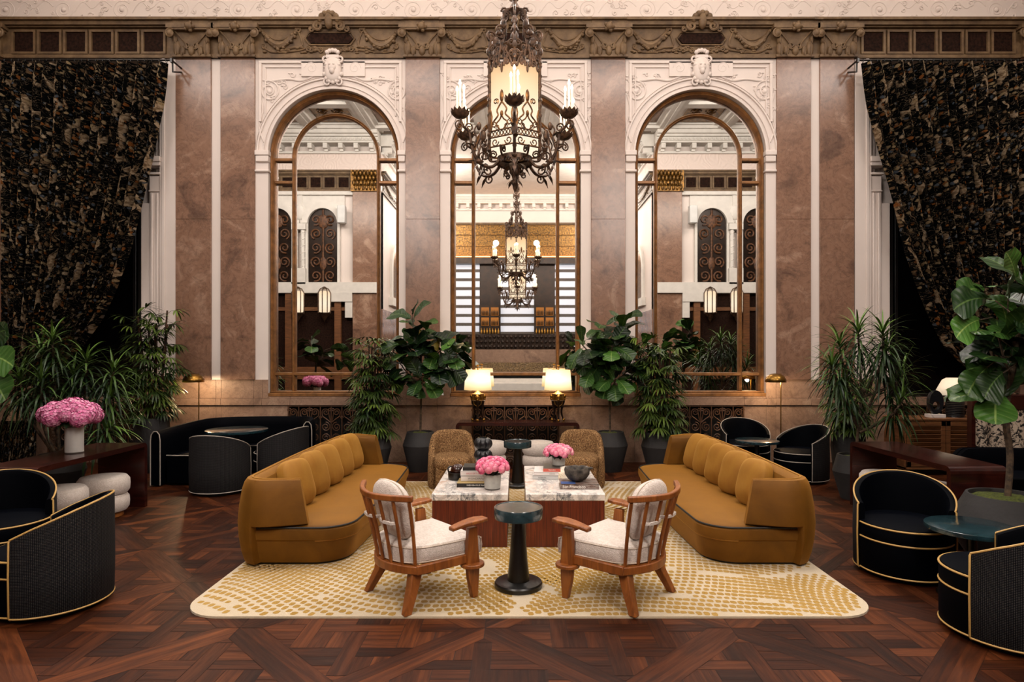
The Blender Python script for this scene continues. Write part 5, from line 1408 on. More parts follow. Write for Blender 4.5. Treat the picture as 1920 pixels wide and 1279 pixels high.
# pots and plants along the wall
planter('planter', (-1.42, 8.98, 0), .255, .165, .195, .575, .38, 'faceted charcoal planter left of the middle console', 'charcoal planters')
planter('planter', (1.36, 8.98, 0), .255, .165, .195, .575, .38, 'faceted charcoal planter right of the middle console', 'charcoal planters')
fig_tree('fig_tree', (-1.42, 8.98, .54), [(0, 0, 0), (.01, 0, .5), (0, 0, .95), (.02, 0, 1.3)],
         [((0, 0, .85), (.3, -.1, 1.0), 8), ((0, 0, .75), (-.3, -.05, 1.05), 9), ((0, 0, 1.0), (-.12, 0, 1.72), 11), ((0, 0, 1.0), (.42, -.1, 1.35), 11), ((0, 0, 1.1), (.08, .0, 1.5), 9), ((0, 0, .7), (.05, -.2, .85), 8), ((.1, -.05, .9), (.55, -.15, 1.15), 8), ((0, 0, 1.1), (-.2, -.2, 1.35), 7)], 4,
         'fiddle leaf fig with one yellow leaf in the planter left of the middle console', .27, 4)
fig_tree('fig_tree', (1.36, 8.98, .54), [(0, 0, 0), (-.01, 0, .5), (0, 0, .95), (-.02, 0, 1.3)],
         [((0, 0, .85), (-.35, -.1, 1.0), 9), ((0, 0, .75), (.35, -.05, 1.05), 9), ((0, 0, 1.0), (.2, 0, 1.66), 11), ((0, 0, 1.0), (-.42, -.1, 1.3), 10), ((0, 0, 1.1), (-.1, .0, 1.6), 9), ((0, 0, .7), (.05, -.2, .82), 8), ((0, 0, .9), (.5, -.1, 1.3), 9), ((0, 0, 1.1), (0, -.2, 1.3), 8)], 9,
         'fiddle leaf fig in the planter right of the middle console', .27)
planter('planter', (-2.08, 8.86, 0), .26, .17, .2, .56, .36, 'charcoal planter behind the far end of the left sofa', 'charcoal planters')
planter('planter', (2.06, 8.86, 0), .27, .17, .21, .58, .38, 'charcoal planter behind the far end of the right sofa', 'charcoal planters')
rhapis('lady_palm', (-2.08, 8.86, .53), 1.42, .52, 9, 21, 'leafy lady palm behind the far end of the left sofa', .1, 1.15)
rhapis('lady_palm', (2.06, 8.86, .54), 1.44, .52, 9, 22, 'leafy lady palm behind the far end of the right sofa', .1, 1.15)
planter('tall_planter', (-5.33, 8.95, 0), .24, .18, .22, .78, .5, 'tall dark planter left of the navy banquette', 'charcoal planters')
rhapis('lady_palm', (-5.33, 8.95, .75), 1.68, .54, 9, 23, 'tall lady palm beside the left window casing', .15, 1.0)
planter('planter', (-5.55, 7.45, 0), .27, .18, .22, .5, .3, 'dark planter behind the left console', 'charcoal planters')
dracaena('dracaena', (-5.55, 7.45, .46), [
    ([(0, 0, 0), (-.05, 0, .5), (-.1, 0, 1.45)], 44), ([(.03, 0, 0), (.2, .1, .6), (.25, .1, 1.2)], 44), ([(-.05, 0, 0), (-.3, -.1, .5), (-.42, -.1, .98)], 44),
    ([(.05, 0, 0), (.35, 0, .35), (.62, 0, .72)], 42), ([(.02, .05, 0), (.4, .1, .5), (.62, .05, 1.05)], 42), ([(0, -.05, 0), (-.05, -.2, .4), (-.08, -.2, .95)], 42), ([(.06, -.03, 0), (.4, -.1, .1), (.72, -.15, .38)], 36), ([(0, 0, 0), (-.2, .1, .7), (-.32, .1, 1.3)], 40), ([(0, .05, 0), (.05, .1, .5), (.08, .1, 1.0)], 40)], 31, 'broad strap leaved dracaena in front of the left curtain, behind the hydrangeas', .54, 40, .0145)
planter('tall_planter', (4.72, 8.75, 0), .23, .19, .21, .62, .4, 'tall dark planter under the right dracaena, behind the navy chair', 'charcoal planters')
planter('planter', (4.0, 7.25, 0), .25, .165, .2, .52, .32, 'mossy charcoal planter at the far end of the right console', 'charcoal planters')
rhapis('lady_palm', (4.72, 8.75, .58), .85, .5, 8, 24, 'low lady palm beneath the right dracaena', .08, 1.2, .12)
def dz(l): return [([(x, y, z) for x, y, z in p], n) for p, n in l]
dracaena('dracaena', (4.0, 7.25, .48), dz([
    ([(0, 0, 0), (.06, .05, .35), (.12, .1, .8), (.08, .1, 1.52)], 50), ([(.06, .05, .35), (.3, .1, .8), (.42, .1, 1.28)], 48), ([(.06, .05, .35), (-.15, 0, .75), (-.32, -.05, 1.1)], 46),
    ([(.1, .1, .7), (.3, 0, 1.1), (.32, .0, 1.5)], 46), ([(.06, .05, .35), (-.1, 0, .6), (-.15, .0, .88)], 42), ([(.1, .1, .7), (.5, .1, .85), (.62, .1, 1.0)], 40), ([(.1, .1, .7), (-.1, .1, 1.1), (-.14, .1, 1.36)], 44), ([(.05, 0, .3), (.35, -.1, .5), (.5, -.1, .72)], 36)]), 33, 'branching dracaena with a thick trunk beside the right window casing', .52, 40, .0135)
# right foreground fig in a big bowl planter
planter('planter', (3.98, 4.98, 0), .42, .25, .285, .56, .28, 'large charcoal planter with moss at the right edge', 'charcoal planters')
def at(px, py, d): return V(((px - CX) * d / FOC, d, EYE + (CY - py) * d / FOC))
o_ = V((3.98, 4.98, .53))
ex = []
for px, py, d, dx, dz_, L, g in ((1836, 600, 4.95, -.75, -.12, .3, .95), (1850, 560, 5.0, -1, .12, .36, .12), (1850, 690, 4.9, -.85, -.5, .3, .35), (1880, 700, 4.85, -.6, -.25, .3, .1), (1865, 690, 5.05, -1, .05, .28, .85), (1905, 520, 5.0, -.35, .6, .3, .8), (1925, 530, 4.95, .1, .9, .3, .55), (1900, 590, 4.8, .3, -.4, .3, .1), (1845, 545, 5.1, -1, .28, .3, .45), (1895, 650, 4.9, .2, -.3, .28, .05), (1880, 610, 5.15, -.7, -.5, .27, .1), (1890, 560, 4.8, -.2, .3, .28, .1), (1930, 600, 4.9, .6, .2, .3, .2), (1925, 680, 4.9, .5, -.2, .3, .1)):
    ex.append((at(px, py, d) - o_, V((dx, -.25, dz_)), L, g))
fig_tree('fig_tree', tuple(o_), [(0, 0, 0), (.02, 0, .35), (-.0, .02, .7), (.05, 0, 1.1), (.08, 0, 1.5)], [((.03, 0, 1.0), (-.12, -.05, 1.35), 7), ((.05, 0, 1.15), (.15, -.05, 1.75), 9), ((.03, 0, .9), (.3, 0, 1.2), 8), ((.05, 0, 1.2), (.1, .15, 1.5), 7), ((.0, 0, .75), (-.1, .05, .95), 5)], 41, 'fiddle leaf fig with big bright leaves at the right edge', .3, 0, ex)
planter('planter', (-4.85, 5.05, 0), .3, .2, .24, .5, .3, 'charcoal planter outside the left edge under a fig', 'charcoal planters')
o_ = V((-4.85, 5.05, .46)); ex = []
for px, py, d, dx, dz_, L, g in ((-28, 668, 4.9, .9, .12, .32, .55), (-30, 700, 4.85, .8, -.35, .32, .4), (-30, 630, 5.1, .8, .3, .3, .15), (-25, 645, 5.0, .6, .6, .28, .1), (-30, 690, 5.0, .5, -.7, .28, .1)):
    ex.append((at(px, py, d) - o_, V((dx, -.25, dz_)), L, g))
fig_tree('fig_tree', tuple(o_), [(0, 0, 0), (.02, 0, .5), (.05, 0, 1.0), (.06, 0, 1.3)], [((.03, 0, .9), (.2, -.05, 1.25), 6), ((.05, 0, 1.1), (-.1, 0, 1.6), 8)], 43, 'fiddle leaf fig reaching in at the left edge', .3, 0, ex)

# ------------------------------------------------------------------ curtains
def curtain(s, label, label_rod):
    q = (lambda p: p) if s > 0 else (lambda p: 1930 - p)
    D = WY - .3; K_ = D / WY; xs = lambda p: wx(q(p)) * K_; wz = lambda p: EYE + (CY - p) * D / FOC
    zt, zb = wz(117), .03
    redge = [(117, 314), (200, 306), (290, 290), (380, 268), (470, 243), (540, 215), (600, 186), (650, 150), (690, 105), (725, 62), (738, 54), (760, 58), (800, 66), (840, 68), (862, 66)] if s > 0 else [(117, 314), (200, 304), (290, 282), (380, 256), (470, 232), (540, 206), (600, 180), (650, 156), (690, 118), (725, 70), (738, 56), (760, 60), (800, 66), (840, 68), (862, 66)]
    ledge = [(117, 6), (300, 8), (500, 10), (640, 14), (700, 24), (738, 30), (770, 8), (820, -8), (862, -12)]
    t = thing('curtain', label, 'curtain', (xs(150), D, zt)); T = V((xs(150), D, zt))
    NU, NV = 260, 70
    ys = [117 + (738 - 117) * (j / 52) for j in range(53)] + [738 + (868 - 738) * (j / 18) for j in range(1, 19)]
    def f(u, v):
        py = ys[round(v * (len(ys) - 1))]
        a, b = interp(ledge, py), interp(redge, py); p = a + (b - a) * u; wpx = b - a
        amp = .135 if py < 640 else lerp(.135, .04, min(1, (py - 640) / 90))
        nf = 16
        ph = u * nf * 2 * PI + .8 * math.sin(u * 9 + 1) + .25 * math.sin(py * .011 + u * 20)
        fade = min(1, (py - 100) / 60)
        y = amp * (1 - 2 * abs(math.sin(ph * .5)) ** .8) * -1 * (.5 + .5 * fade) + .02 * math.sin(ph * .5 + 1) + .015 * noise.noise(V((u * 12, py * .01, s)))
        if py > 700: y -= .06 * math.exp(-((py - 745) / 60) ** 2)
        p += 2.4 * math.sin(ph * 1.0) * (wpx / 300)
        z = wz(py) + (0.012 * math.sin(ph) if py < 118 else 0)
        return V((xs(p), D - y, max(z, .012))) - T
    mb = MB(); mb.grid(f, NU, len(ys) - 1, 0, lambda u, v: (u * 3.6 + s, -(ys[round(v * (len(ys) - 1))]) / 117)); mb.build('cloth', M['curtain'], t, angle=80)
    tc = MB(); tc.tube(catmull([(xs(20), D + .12, wz(742)), (xs(40), D - .12, wz(738)), (xs(62), D + .08, wz(722)), (xs(70), D + .25, wz(715))], 6), .018, 8); tc.xf(Matrix.Translation(-T)).build('tie_cord', M['tassel'], t)
    for k, p in enumerate((37, 50)):
        mb = MB(); c = V((xs(p), D - .17, wz(742))); mb.tube([c, c + V((0, 0, -.07))], .01, 6)
        mb.lathe([(.012, -.07), (.032, -.085), (.036, -.11), (.024, -.125), (.03, -.14), (.06, -.36), (.0, -.36)], tuple(c), 18, caps=(True, False))
        mb.xf(Matrix.Translation(-T)).build('tassel', M['tassel'], t)
    r = thing('curtain_rod', label_rod, 'curtain rod', (xs(160), D, wz(113))); T2 = V((xs(160), D, wz(113)))
    mb = MB(); mb.tube([(xs(-40), D, wz(113)), (xs(324), D, wz(113))], .016, 8); mb.xf(Matrix.Translation(-T2)).build('rod', M['black'], r)
    mb = MB(); mb.tube([(xs(322), D, wz(113)), (xs(322), WY, wz(113))], .014, 6); mb.tube([(xs(322), D + .02, wz(114)), (xs(322), D + .03, wz(133)), (xs(322), WY - .02, wz(120))], .014, 6); mb.box((xs(322), D, wz(114)), (.03, .05, .06)); mb.xf(Matrix.Translation(-T2)).build('bracket', M['black'], r)
    for k in range(24):
        mb = MB(); x = xs(lerp(10, 312, k / 23)); mb.tube([(x, D + .022 * math.cos(a), wz(113) - .01 + .03 * math.sin(a)) for a in [2 * PI * j / 10 for j in range(11)]], .004, 5)
        mb.xf(Matrix.Translation(-T2)).build('ring', M['black'], r)
curtain(1, 'black tapestry print curtain tied back at the left end of the wall', 'black rod with rings over the left curtain')
curtain(-1, 'black tapestry print curtain tied back at the right end of the wall', 'black rod with rings over the right curtain')
LK = dict(recess=500, side=0, hall=150, spot=80, chand=8, lamp=6, floor=19, cove=900, end=190)
# ------------------------------------------------------------------ chandeliers
M['lantern'] = shade('lit lantern panel', '#ffcf98', '#fff0d8', .72, 1.08, -.45, .8); M['lantern'].node_tree.nodes['Principled BSDF'].inputs['Base Color'].default_value = lin('#5a4a34')
def chandelier(loc, S, chain_top, label):
    t = thing('chandelier', label, 'chandelier', loc, 0, 'wrought lantern chandeliers'); t.scale = (S, S, S)
    Wm, G = M['wrought'], M['wroughtgilt']
    HR = .27
    vt = [(HR * math.cos(PI / 3 * k - PI / 2), HR * math.sin(PI / 3 * k - PI / 2)) for k in range(6)]
    for k in range(6):                       # glass panels, posts, filigree
        (x0, y0), (x1, y1) = vt[k], vt[(k + 1) % 6]
        mb = MB(); mb.add([(lerp(0, x0, .93), lerp(0, y0, .93), .03), (x1 * .93, y1 * .93, .03), (x1 * .93, y1 * .93, .76), (x0 * .93, y0 * .93, .76)], [(0, 1, 2, 3)]); mb.build('lantern_panel', M['lantern'], t, smooth=False, fix=False)
        mb = MB(); mb.tube([(x0, y0, -.02), (x0, y0, .87)], .013, 6)
        for z in (.0, .14, .46, .8): mb.sell((x0, y0, z), (.02, .02, .025), 1, 1, 8, 6)
        for j in range(9): mb.tube([(x0 * (1.0 + .06 * math.sin(q * .7)), y0 * (1.0 + .06 * math.sin(q * .7)), .02 + j * .09 + q * .01) for q in range(8)], .006, 4)
        mb.sell((x0 * 1.02, y0 * 1.02, .9), (.022, .022, .04), 1, 1, 8, 6); mb.build('post', Wm, t)
        X, Y = V((x1 - x0, y1 - y0, 0)), V((x0, y0, 0)); Lw = X.length; U = X / Lw; mid = Y + X / 2
        def pp(u, z): return tuple(mid * 1.0 + U * u + V((0, 0, z)))
        fg = MB(); h = Lw / 2
        for z in (.02, .105, .165): fg.tube([pp(-h, z), pp(h, z)], .008, 5)
        for j in range(7):
            u = lerp(-h + .03, h - .03, j / 6); fg.tube([pp(u + .014 * math.cos(a), .135 + .02 * math.sin(a)) for a in [2 * PI * q / 10 for q in range(11)]], .005, 4)
        for s in (-1, 1):
            fg.tube([tuple(p) for p in catmull([pp(s * (h - .02), .165), pp(s * .095, .24), pp(s * .04, .3), pp(s * .05, .35), pp(0, .42)], 5)], .008, 5)
            fg.tube([tuple(p) for p in catmull([pp(s * .02, .17), pp(s * .06, .22), pp(s * .02, .26), pp(0, .3)], 5)], .007, 5)
            fg.tube([pp(s * a, b) for a, b in spiral2((.062, .43), .03, .008, PI * 1.3, -1.4, 12)], .006, 4)
            fg.tube([pp(s * a, b) for a, b in spiral2((h - .05, .22), .035, .008, -.5, 1.4, 12)], .006, 4)
            fg.tube([pp(s * a, b) for a, b in spiral2((.05, .19), .028, .008, 0, 1.3, 10)], .005, 4)
            fg.tube([pp(s * (h - .015), .165), pp(s * (h - .03), .3), pp(s * (h - .015), .36)], .008, 5)
            # bottom basket scrolls
            fg.tube([pp(s * a, b) for a, b in spiral2((.07, .06), .04, .01, PI, 1.2, 10)], .006, 4)
        fg.sell(pp(0, .47), (.018, .018, .06), 1, 1, 8, 6); fg.sell(pp(0, .31), (.015, .015, .03), 1, 1, 8, 6)
        fg.build('filigree', G, t)
        cr = MB()                            # shield shaped cresting over each panel
        cr.sell(pp(0, .73), (.012, .012, .05), 1, 1, 8, 6)
        for s in (-1, 1):
            for u_, z_, r_ in ((.05, .83, .04), (.035, .9, .035), (.06, .77, .025)): cr.tube([pp(s * a, b) for a, b in spiral2((u_, z_), r_, .008, 2 * s, 1.5, 14)], .009, 5)
            cr.tube([pp(s * .02, .74), pp(s * .035, .82), pp(s * .015, .9), pp(0, .97)], .012, 5)
            cr.tube([pp(s * .045, .76), pp(s * .06, .84), pp(s * .03, .92)], .01, 5)
        for s in (-1, 1):
            cr.tube([tuple(p) for p in catmull([pp(s * (h - .01), .74), pp(s * .11, .72), pp(s * .085, .8), pp(s * .05, .86)], 5)], .01, 5)
            cr.tube([pp(s * a, b) for a, b in spiral2((.1, .93), .035, .008, PI, -1.4, 12)], .008, 5)
            cr.tube([pp(s * a, b) for a, b in spiral2((h - .03, .84), .03, .008, 0, 1.4, 12)], .007, 5)
        cr.build('cresting', Wm, t)
    # crown scrolls up to the stem
    for k in range(6):
        a = PI / 3 * k - PI / 2; c, s = math.cos(a), math.sin(a)
        def q(r, z): return (r * c, r * s, z)
        mb = MB()
        mb.tube(catmull([q(.27, .87), q(.26, 1.0), q(.2, 1.06), q(.13, 1.07), q(.1, 1.16), q(.12, 1.27), q(.085, 1.34), q(.03, 1.36)], 6), .013, 6)
        mb.tube([q(r, z) for r, z in spiral2((.24, 1.05), .055, .012, -1, 1.6, 16)], .011, 5)
        mb.tube([q(r, z) for r, z in spiral2((.15, 1.13), .05, .01, 2, -1.5, 14)], .01, 5)
        mb.tube([q(r, z) for r, z in spiral2((.1, 1.31), .045, .01, 0, 1.6, 14)], .01, 5)
        mb.sell(q(.2, 1.0), (.04, .04, .06), 1, 1, 8, 6); mb.sell(q(.12, 1.2), (.03, .03, .05), 1, 1, 8, 6); mb.sell(q(.17, 1.1), (.028, .028, .028), 1, 1, 8, 6)
        mb.build('crown_scroll', Wm, t)
    mb = MB(); mb.lathe([(.02, .7), (.03, .85), (.05, .9), (.02, .95), (.02, 1.1), (.045, 1.16), (.02, 1.22), (.02, 1.3), (.06, 1.36), (.03, 1.42), (.02, 1.5)], n=14)
    mb.lathe([(.12, .985), (.16, .99), (.16, 1.0), (.12, 1.005)], n=24); mb.build('stem', Wm, t)
    mb = MB(); z = 1.44
    while z < chain_top:
        for k in range(4):
            a = k * PI / 2 + z * 3; c, s = math.cos(a), math.sin(a)
            mb.tube(catmull([(.015 * c, .015 * s, z), (.06 * c, .06 * s, z + .05), (.035 * c, .035 * s, z + .1), (.075 * c, .075 * s, z + .14)], 4), .01, 5); mb.sell((.055 * c, .055 * s, z + .09), (.02, .02, .03), 1, 1, 7, 5)
        z += .19
    mb.tube([(0, 0, 1.4), (0, 0, chain_top)], .014, 6); mb.build('chain', Wm, t)
    # bottom ring and pendant
    mb = MB(); mb.lathe([(.145, -.02), (.165, -.03), (.165, -.075), (.145, -.085), (.14, -.05)], n=36, caps=(False, False))
    for k in range(36):
        a = 2 * PI * k / 36; mb.sell((.16 * math.cos(a), .16 * math.sin(a), -.085), (.012, .012, .016), 1, 1, 6, 4)
    for k in range(6):
        a = PI / 3 * k; mb.tube(catmull([(.26 * math.cos(a), .26 * math.sin(a), .02), (.23 * math.cos(a), .23 * math.sin(a), -.06), (.16 * math.cos(a), .16 * math.sin(a), -.06)], 5), .01, 5)
        mb.tube([((.2 + r) * math.cos(a), (.2 + r) * math.sin(a), z) for r, z in spiral2((0, .0), .04, .01, 0, 1.5, 12)], .008, 5)
    mb.build('lower_ring', Wm, t)
    mb = MB(); mb.lathe([(.03, .0), (.028, -.1), (.05, -.14), (.05, -.17), (.028, -.2), (.02, -.24), (.03, -.27), (.012, -.31), (.0, -.36)], n=14)
    for k in range(6):
        a = PI / 3 * k + .3; c, s = math.cos(a), math.sin(a)
        mb.tube([((.06 + r) * c, (.06 + r) * s, z) for r, z in spiral2((.03, -.19), .03, .008, 1, 1.4, 10)], .008, 5)
        leaf(mb, (.02 * c, .02 * s, -.24), (c, s, -.3), (0, 0, 1), .09, .02, lambda t_: math.sin(PI * min(.97, t_ + .06)), 1.2, .2)
        leaf(mb, (.03 * c, .03 * s, -.09), (c, s, .1), (0, 0, 1), .16, .028, lambda t_: math.sin(PI * min(.97, t_ + .06)), 1.6, .2)
    mb.build('pendant', Wm, t, fix=False)
    # six arms with scalloped cups and candles
    for k in range(6):
        a = PI / 3 * k - PI / 2; c, s = math.cos(a), math.sin(a)
        def q(r, z, o=0): return (r * c - o * s, r * s + o * c, z)
        mb = MB(); pts = catmull([q(.15, -.06), q(.24, -.15), q(.36, -.14), q(.44, -.02), q(.47, .12), q(.53, .17), q(.56, .235)], 6)
        mb.tube(pts, [lerp(.016, .011, j / (len(pts) - 1)) for j in range(len(pts))], 6)
        mb.sell(q(.38, -.12), (.025, .025, .025), 1, 1, 8, 6)
        for cc, r0, a0, tr in (((.57, .17), .045, 1.5, -1.5), ((.33, -.07), .05, -1.6, 1.5), ((.47, .17), .04, 0, 1.4), ((.28, -.19), .05, 1.2, -1.3), ((.33, .05), .05, 3, 1.3)):
            mb.tube([q(r, z) for r, z in spiral2(cc, r0, .008, a0, tr, 14)], .008, 5)
        mb.tube(catmull([q(.44, -.02), q(.4, .08), q(.42, .16), q(.38, .22)], 5), .008, 5); mb.tube(catmull([q(.4, -.1), q(.36, .02), q(.34, .14), q(.31, .2)], 5), .009, 5)
        mb.sell(q(.335, .12), (.03, .03, .06), 1, 1, 8, 6); mb.sell(q(.375, .2), (.022, .022, .04), 1, 1, 8, 6)
        for rr_, z_, o_ in ((.3, -.16, .0), (.42, .0, .02), (.4, .1, -.02), (.36, -.12, 0)):
            leaf(mb, q(rr_, z_), q(1, .6 if z_ > -.05 else -.8, o_ * 10), (0, 0, 1), .13, .022, lambda t_: math.sin(PI * min(.97, t_ + .06)), .9, .2)
        arm = mb.build('arm', Wm, t, fix=False)
        mb = MB(); rr = []
        for r, z in ((.012, .235), (.05, .245), (.075, .27), (.085, .3), (.08, .302), (.068, .278), (.0, .262)):
            rr.append([tuple(V(q(.56, 0)) + V((r * (1 + (.06 * math.cos(12 * th) if r > .07 else 0)) * math.cos(th), r * (1 + (.06 * math.cos(12 * th) if r > .07 else 0)) * math.sin(th), z + (.012 * math.cos(12 * th) if r > .078 else 0)))) for th in [2 * PI * j / 48 for j in range(48)]])
        mb.rings(rr, True, (True, False)); mb.build('candle_cup', Wm, arm)
        cn = MB(); flm = MB()
        for j, (dx, dy, hh) in enumerate(((.03, .02, .23), (-.03, .02, .215), (.0, -.035, .25), (.038, -.03, .09))):
            p = V(q(.56, .27)) + V((dx, dy, 0)); cn.tube([p, p + V((0, 0, hh))], .0095, 8)
            flm.lathe([(.006, 0), (.012, .012), (.011, .026), (.004, .045), (.0, .05)], tuple(p + V((0, 0, hh))), 8, caps=(True, False))
        cn.build('candles', M['candle'], arm); flm.build('candle_bulbs', M['flame'], arm)
    return t
CH1 = chandelier((-.025, 5.77, 3.58), 1.0, 4.38, 'wrought lantern chandelier with six candle arms hanging before the middle mirror')
CH2 = chandelier((-.0, -2.4, 3.7), 1.3, 3.26, 'second lantern chandelier seen glowing lower down in the middle mirror')

# ------------------------------------------------------------------ flowers and vases
def flower_head(nm, seed, r, hyd=False):
    rng = random.Random(seed); mb = MB(); base = rng.uniform(.2, .8)
    if hyd:
        for k in range(230):
            z = 1 - 1.55 * (k + .5) / 230; a = k * 2.39996; rr = math.sqrt(max(0, 1 - z * z)); n = V((rr * math.cos(a), rr * math.sin(a), z))
            p = n * r * rng.uniform(.82, 1.1); o = n.orthogonal().normalized(); o = Matrix.Rotation(rng.uniform(0, 6), 3, n) @ o; w = n.cross(o); e = r * .17
            tn = min(1, max(.0, .45 + rng.uniform(-.4, .45)))
            for j in range(4):
                d = (o if j == 0 else -o if j == 1 else w if j == 2 else -w) * e; sd = n.cross(d).normalized() * e * .55
                mb.add([p, p + d * .6 + sd + n * e * .12, p + d * 1.15 + n * e * .3, p + d * .6 - sd + n * e * .12], [(0, 1, 2, 3)], 0, None, tn)
        mb.sell((0, 0, 0), (r * .9, r * .9, r * .82), 1, 1, 14, 10)
        return mb
    for ring, (el, rad, n) in enumerate(((-.1, 1.0, 9), (.35, .92, 8), (.75, .75, 7), (1.1, .5, 5), (1.4, .28, 3))):
        for j in range(n):
            a = 2 * PI * j / n + ring * .5 + rng.uniform(-.2, .2); dh = V((math.cos(a), math.sin(a), 0)); tn = min(1, max(0.01, base * .7 + ring * .02 + rng.uniform(-.22, .3)))
            sd = V((-math.sin(a), math.cos(a), 0)); pts = []
            for i in range(4):
                for q in (-1, 0, 1):
                    f = i / 3; e = el + (f - .4) * .9
                    c = dh * math.cos(e) * rad + V((0, 0, math.sin(e) * .75 * rad)); wd = .5 * math.sin(PI * min(.9, .25 + f * .65)) * rad
                    pts.append((c + sd * q * wd - dh * abs(q) * .12 * rad) * r * (1 + .03 * rng.uniform(-1, 1)))
            mb.add(pts, [(i * 3 + q, i * 3 + q + 1, i * 3 + q + 4, i * 3 + q + 3) for i in range(3) for q in range(2)], 0, None, tn)
    mb.sell((0, 0, .1 * r), (r * .6, r * .6, r * .5), 1, 1, 10, 8); return mb
def bouquet(loc, rx, rz_, n, hr, label, seed, hyd=False, nm='bouquet'):
    rng = random.Random(seed); t = thing(nm, label, 'flowers', loc)
    protos = []
    for k in range(4):
        mb = flower_head('h', seed * 10 + k, hr, hyd); protos.append(mb.build('blossom', M['hydr'] if hyd else M['petal'], t, fix=False, angle=60))
    used = set()
    st = MB()
    for k in range(n):
        f = (k + .5) / n; z = 1 - 1.12 * f; a = k * 2.39996 + rng.uniform(-.2, .2); r = math.sqrt(max(0, 1 - z * z))
        p = V((rx * r * math.cos(a), rx * r * math.sin(a), rz_ * z)); i = k % 4
        o = protos[i] if i not in used else protos[i].copy()
        if i in used: COL.objects.link(o); o.parent = t
        used.add(i); o.location = p; q = V((p.x / rx, p.y / rx, max(.05, p.z / rz_ + .25))); o.rotation_euler = q.to_track_quat('Z', 'Y').to_euler(); sc = rng.uniform(.85, 1.15); o.scale = (sc, sc, sc)
        st.tube([(p.x * .2, p.y * .2, -rz_ * .9), (p.x * .7, p.y * .7, p.z - .02)], .003, 4)
    for k in range(12 if hyd else 8):
        a = k * 2.4; leaf(st, (rx * .5 * math.cos(a), rx * .5 * math.sin(a), -rz_ * .35), (math.cos(a), math.sin(a), -.45), (0, 0, 1), rx * (.5 if hyd else .4), rx * .16, lambda t_: math.sin(PI * min(.97, t_ + .05)), .7, .2)
    st.build('stems', M['stem'], t, fix=False); return t
def vase(loc, r0, r1, h, mat, label):
    t = thing('flower_vase', label, 'vase', loc)
    MB().lathe([(r0 * .97, 0), (r0, .006), (r0, .014)], n=40).build('base', M['bk_grey'], t)
    MB().lathe([(r0, .012), (lerp(r0, r1, .5), h * .5), (r1, h), (r1 - .005, h), (r0 - .006, .03), (0, .03)], n=44, caps=(True, False)).build('vessel', mat, t)
    return t
vase((-.225, 5.56, TZ), .072, .079, .135, M['vase'], 'frosted glass vase of pink blooms on the left coffee table')
bouquet((-.225, 5.56, TZ + .2), .135, .075, 34, .038, 'pink peony bouquet in the vase on the left coffee table', 3)
# left coffee table: bowl with ball, books, black vase
t = thing('wooden_bowl', 'black wooden bowl on the left corner of the left coffee table', 'bowl', (-.59, 6.0, TZ))
MB().lathe([(.07, 0), (.085, .006), (.088, .07), (.08, .072), (.072, .03), (0, .02)], n=40, caps=(True, False)).build('bowl', M['black'], t)
mb = MB(); mb.tube(catmull([(-.083, .02, .06), (-.09, .03, .1), (-.06, .06, .112), (-.04, .075, .07)], 5), .008, 6); mb.build('handle', M['black'], t)
mb = MB(); mb.sell((0, 0, 0), (.067, .067, .062), 1, 1, 28, 18); tag(mb.build('wooden_ball', M['ball'], None, (-.585, 6.0, TZ + .088)), 'polished brown wooden ball sitting in the black bowl', 'ball')
def book(loc, w, d, h, cov, label, rz=0, text=None, tsize=.02, tmat=None, tx=0, spine=None, font_w=None):
    t = thing('book', label, 'book', loc, rz, 'books on the coffee tables')
    mb = MB(); mb.box((0, 0, .002), (w, d, .004)); mb.box((0, 0, h - .002), (w, d, .004)); mb.box((0, -d / 2 + .002, h / 2), (w, .004, h)); mb.build('cover', cov, t)
    mb = MB(); mb.box((0, .003, h / 2), (w - .012, d - .012, h - .008)); mb.build('pages', M['paper'], t, smooth=False)
    if spine: mb = MB(); mb.box((0, -d / 2 - .0005, h / 2), (w, .002, h)); mb.build('spine', spine, t)
    if text:
        cu = bpy.data.curves.new('lettering', 'FONT'); cu.body = text; cu.size = tsize; cu.align_x = 'CENTER'; cu.align_y = 'CENTER'; cu.extrude = .0004
        o = bpy.data.objects.new('lettering', cu); COL.objects.link(o); o.data.materials.append(tmat); o.parent = t; o.location = (tx, -d / 2 - .0022, h / 2); o.rotation_euler = (PI / 2, 0, 0)
        bpy.context.view_layer.update(); me = bpy.data.meshes.new_from_object(o.evaluated_get(bpy.context.evaluated_depsgraph_get()))
        n_ = bpy.data.objects.new('spine_lettering', me); COL.objects.link(n_); n_.parent = t; n_.location = o.location; n_.rotation_euler = o.rotation_euler
        if font_w: n_.scale.x = font_w
        bpy.data.objects.remove(o)
    return t
book((-.4, 5.75, TZ), .31, .25, .036, M['bk_gold'], 'gold book with black spine, bottom of the stack on the left coffee table', 0, 'YVES KEN FELIZ MARION', .019, M['ink_white'], .035, M['bk_black'], .95)
book((-.385, 5.84, TZ + .036), .29, .23, .048, M['bk_white'], 'white book above the gold book in the stack on the left coffee table', .02, 'WONDERPLANT', .026, M['ink_grey'], .02)
book((-.385, 5.84, TZ + .084), .29, .23, .045, M['bk_white'], 'white book with pink lettering under the dark book on the left coffee table', -.01, 'BIRDS OF THE WILD', .02, M['ink_pink'], 0)
book((-.375, 5.86, TZ + .129), .275, .22, .03, M['bk_black'], 'charcoal book at the top of the stack on the left coffee table', .01, '——', .012, M['ink_grey'], 0)
t = thing('black_vase', 'black bubbled ceramic vase behind the books on the left coffee table', 'vase', (-.352, 6.33, TZ)); mb = MB(); rr = []
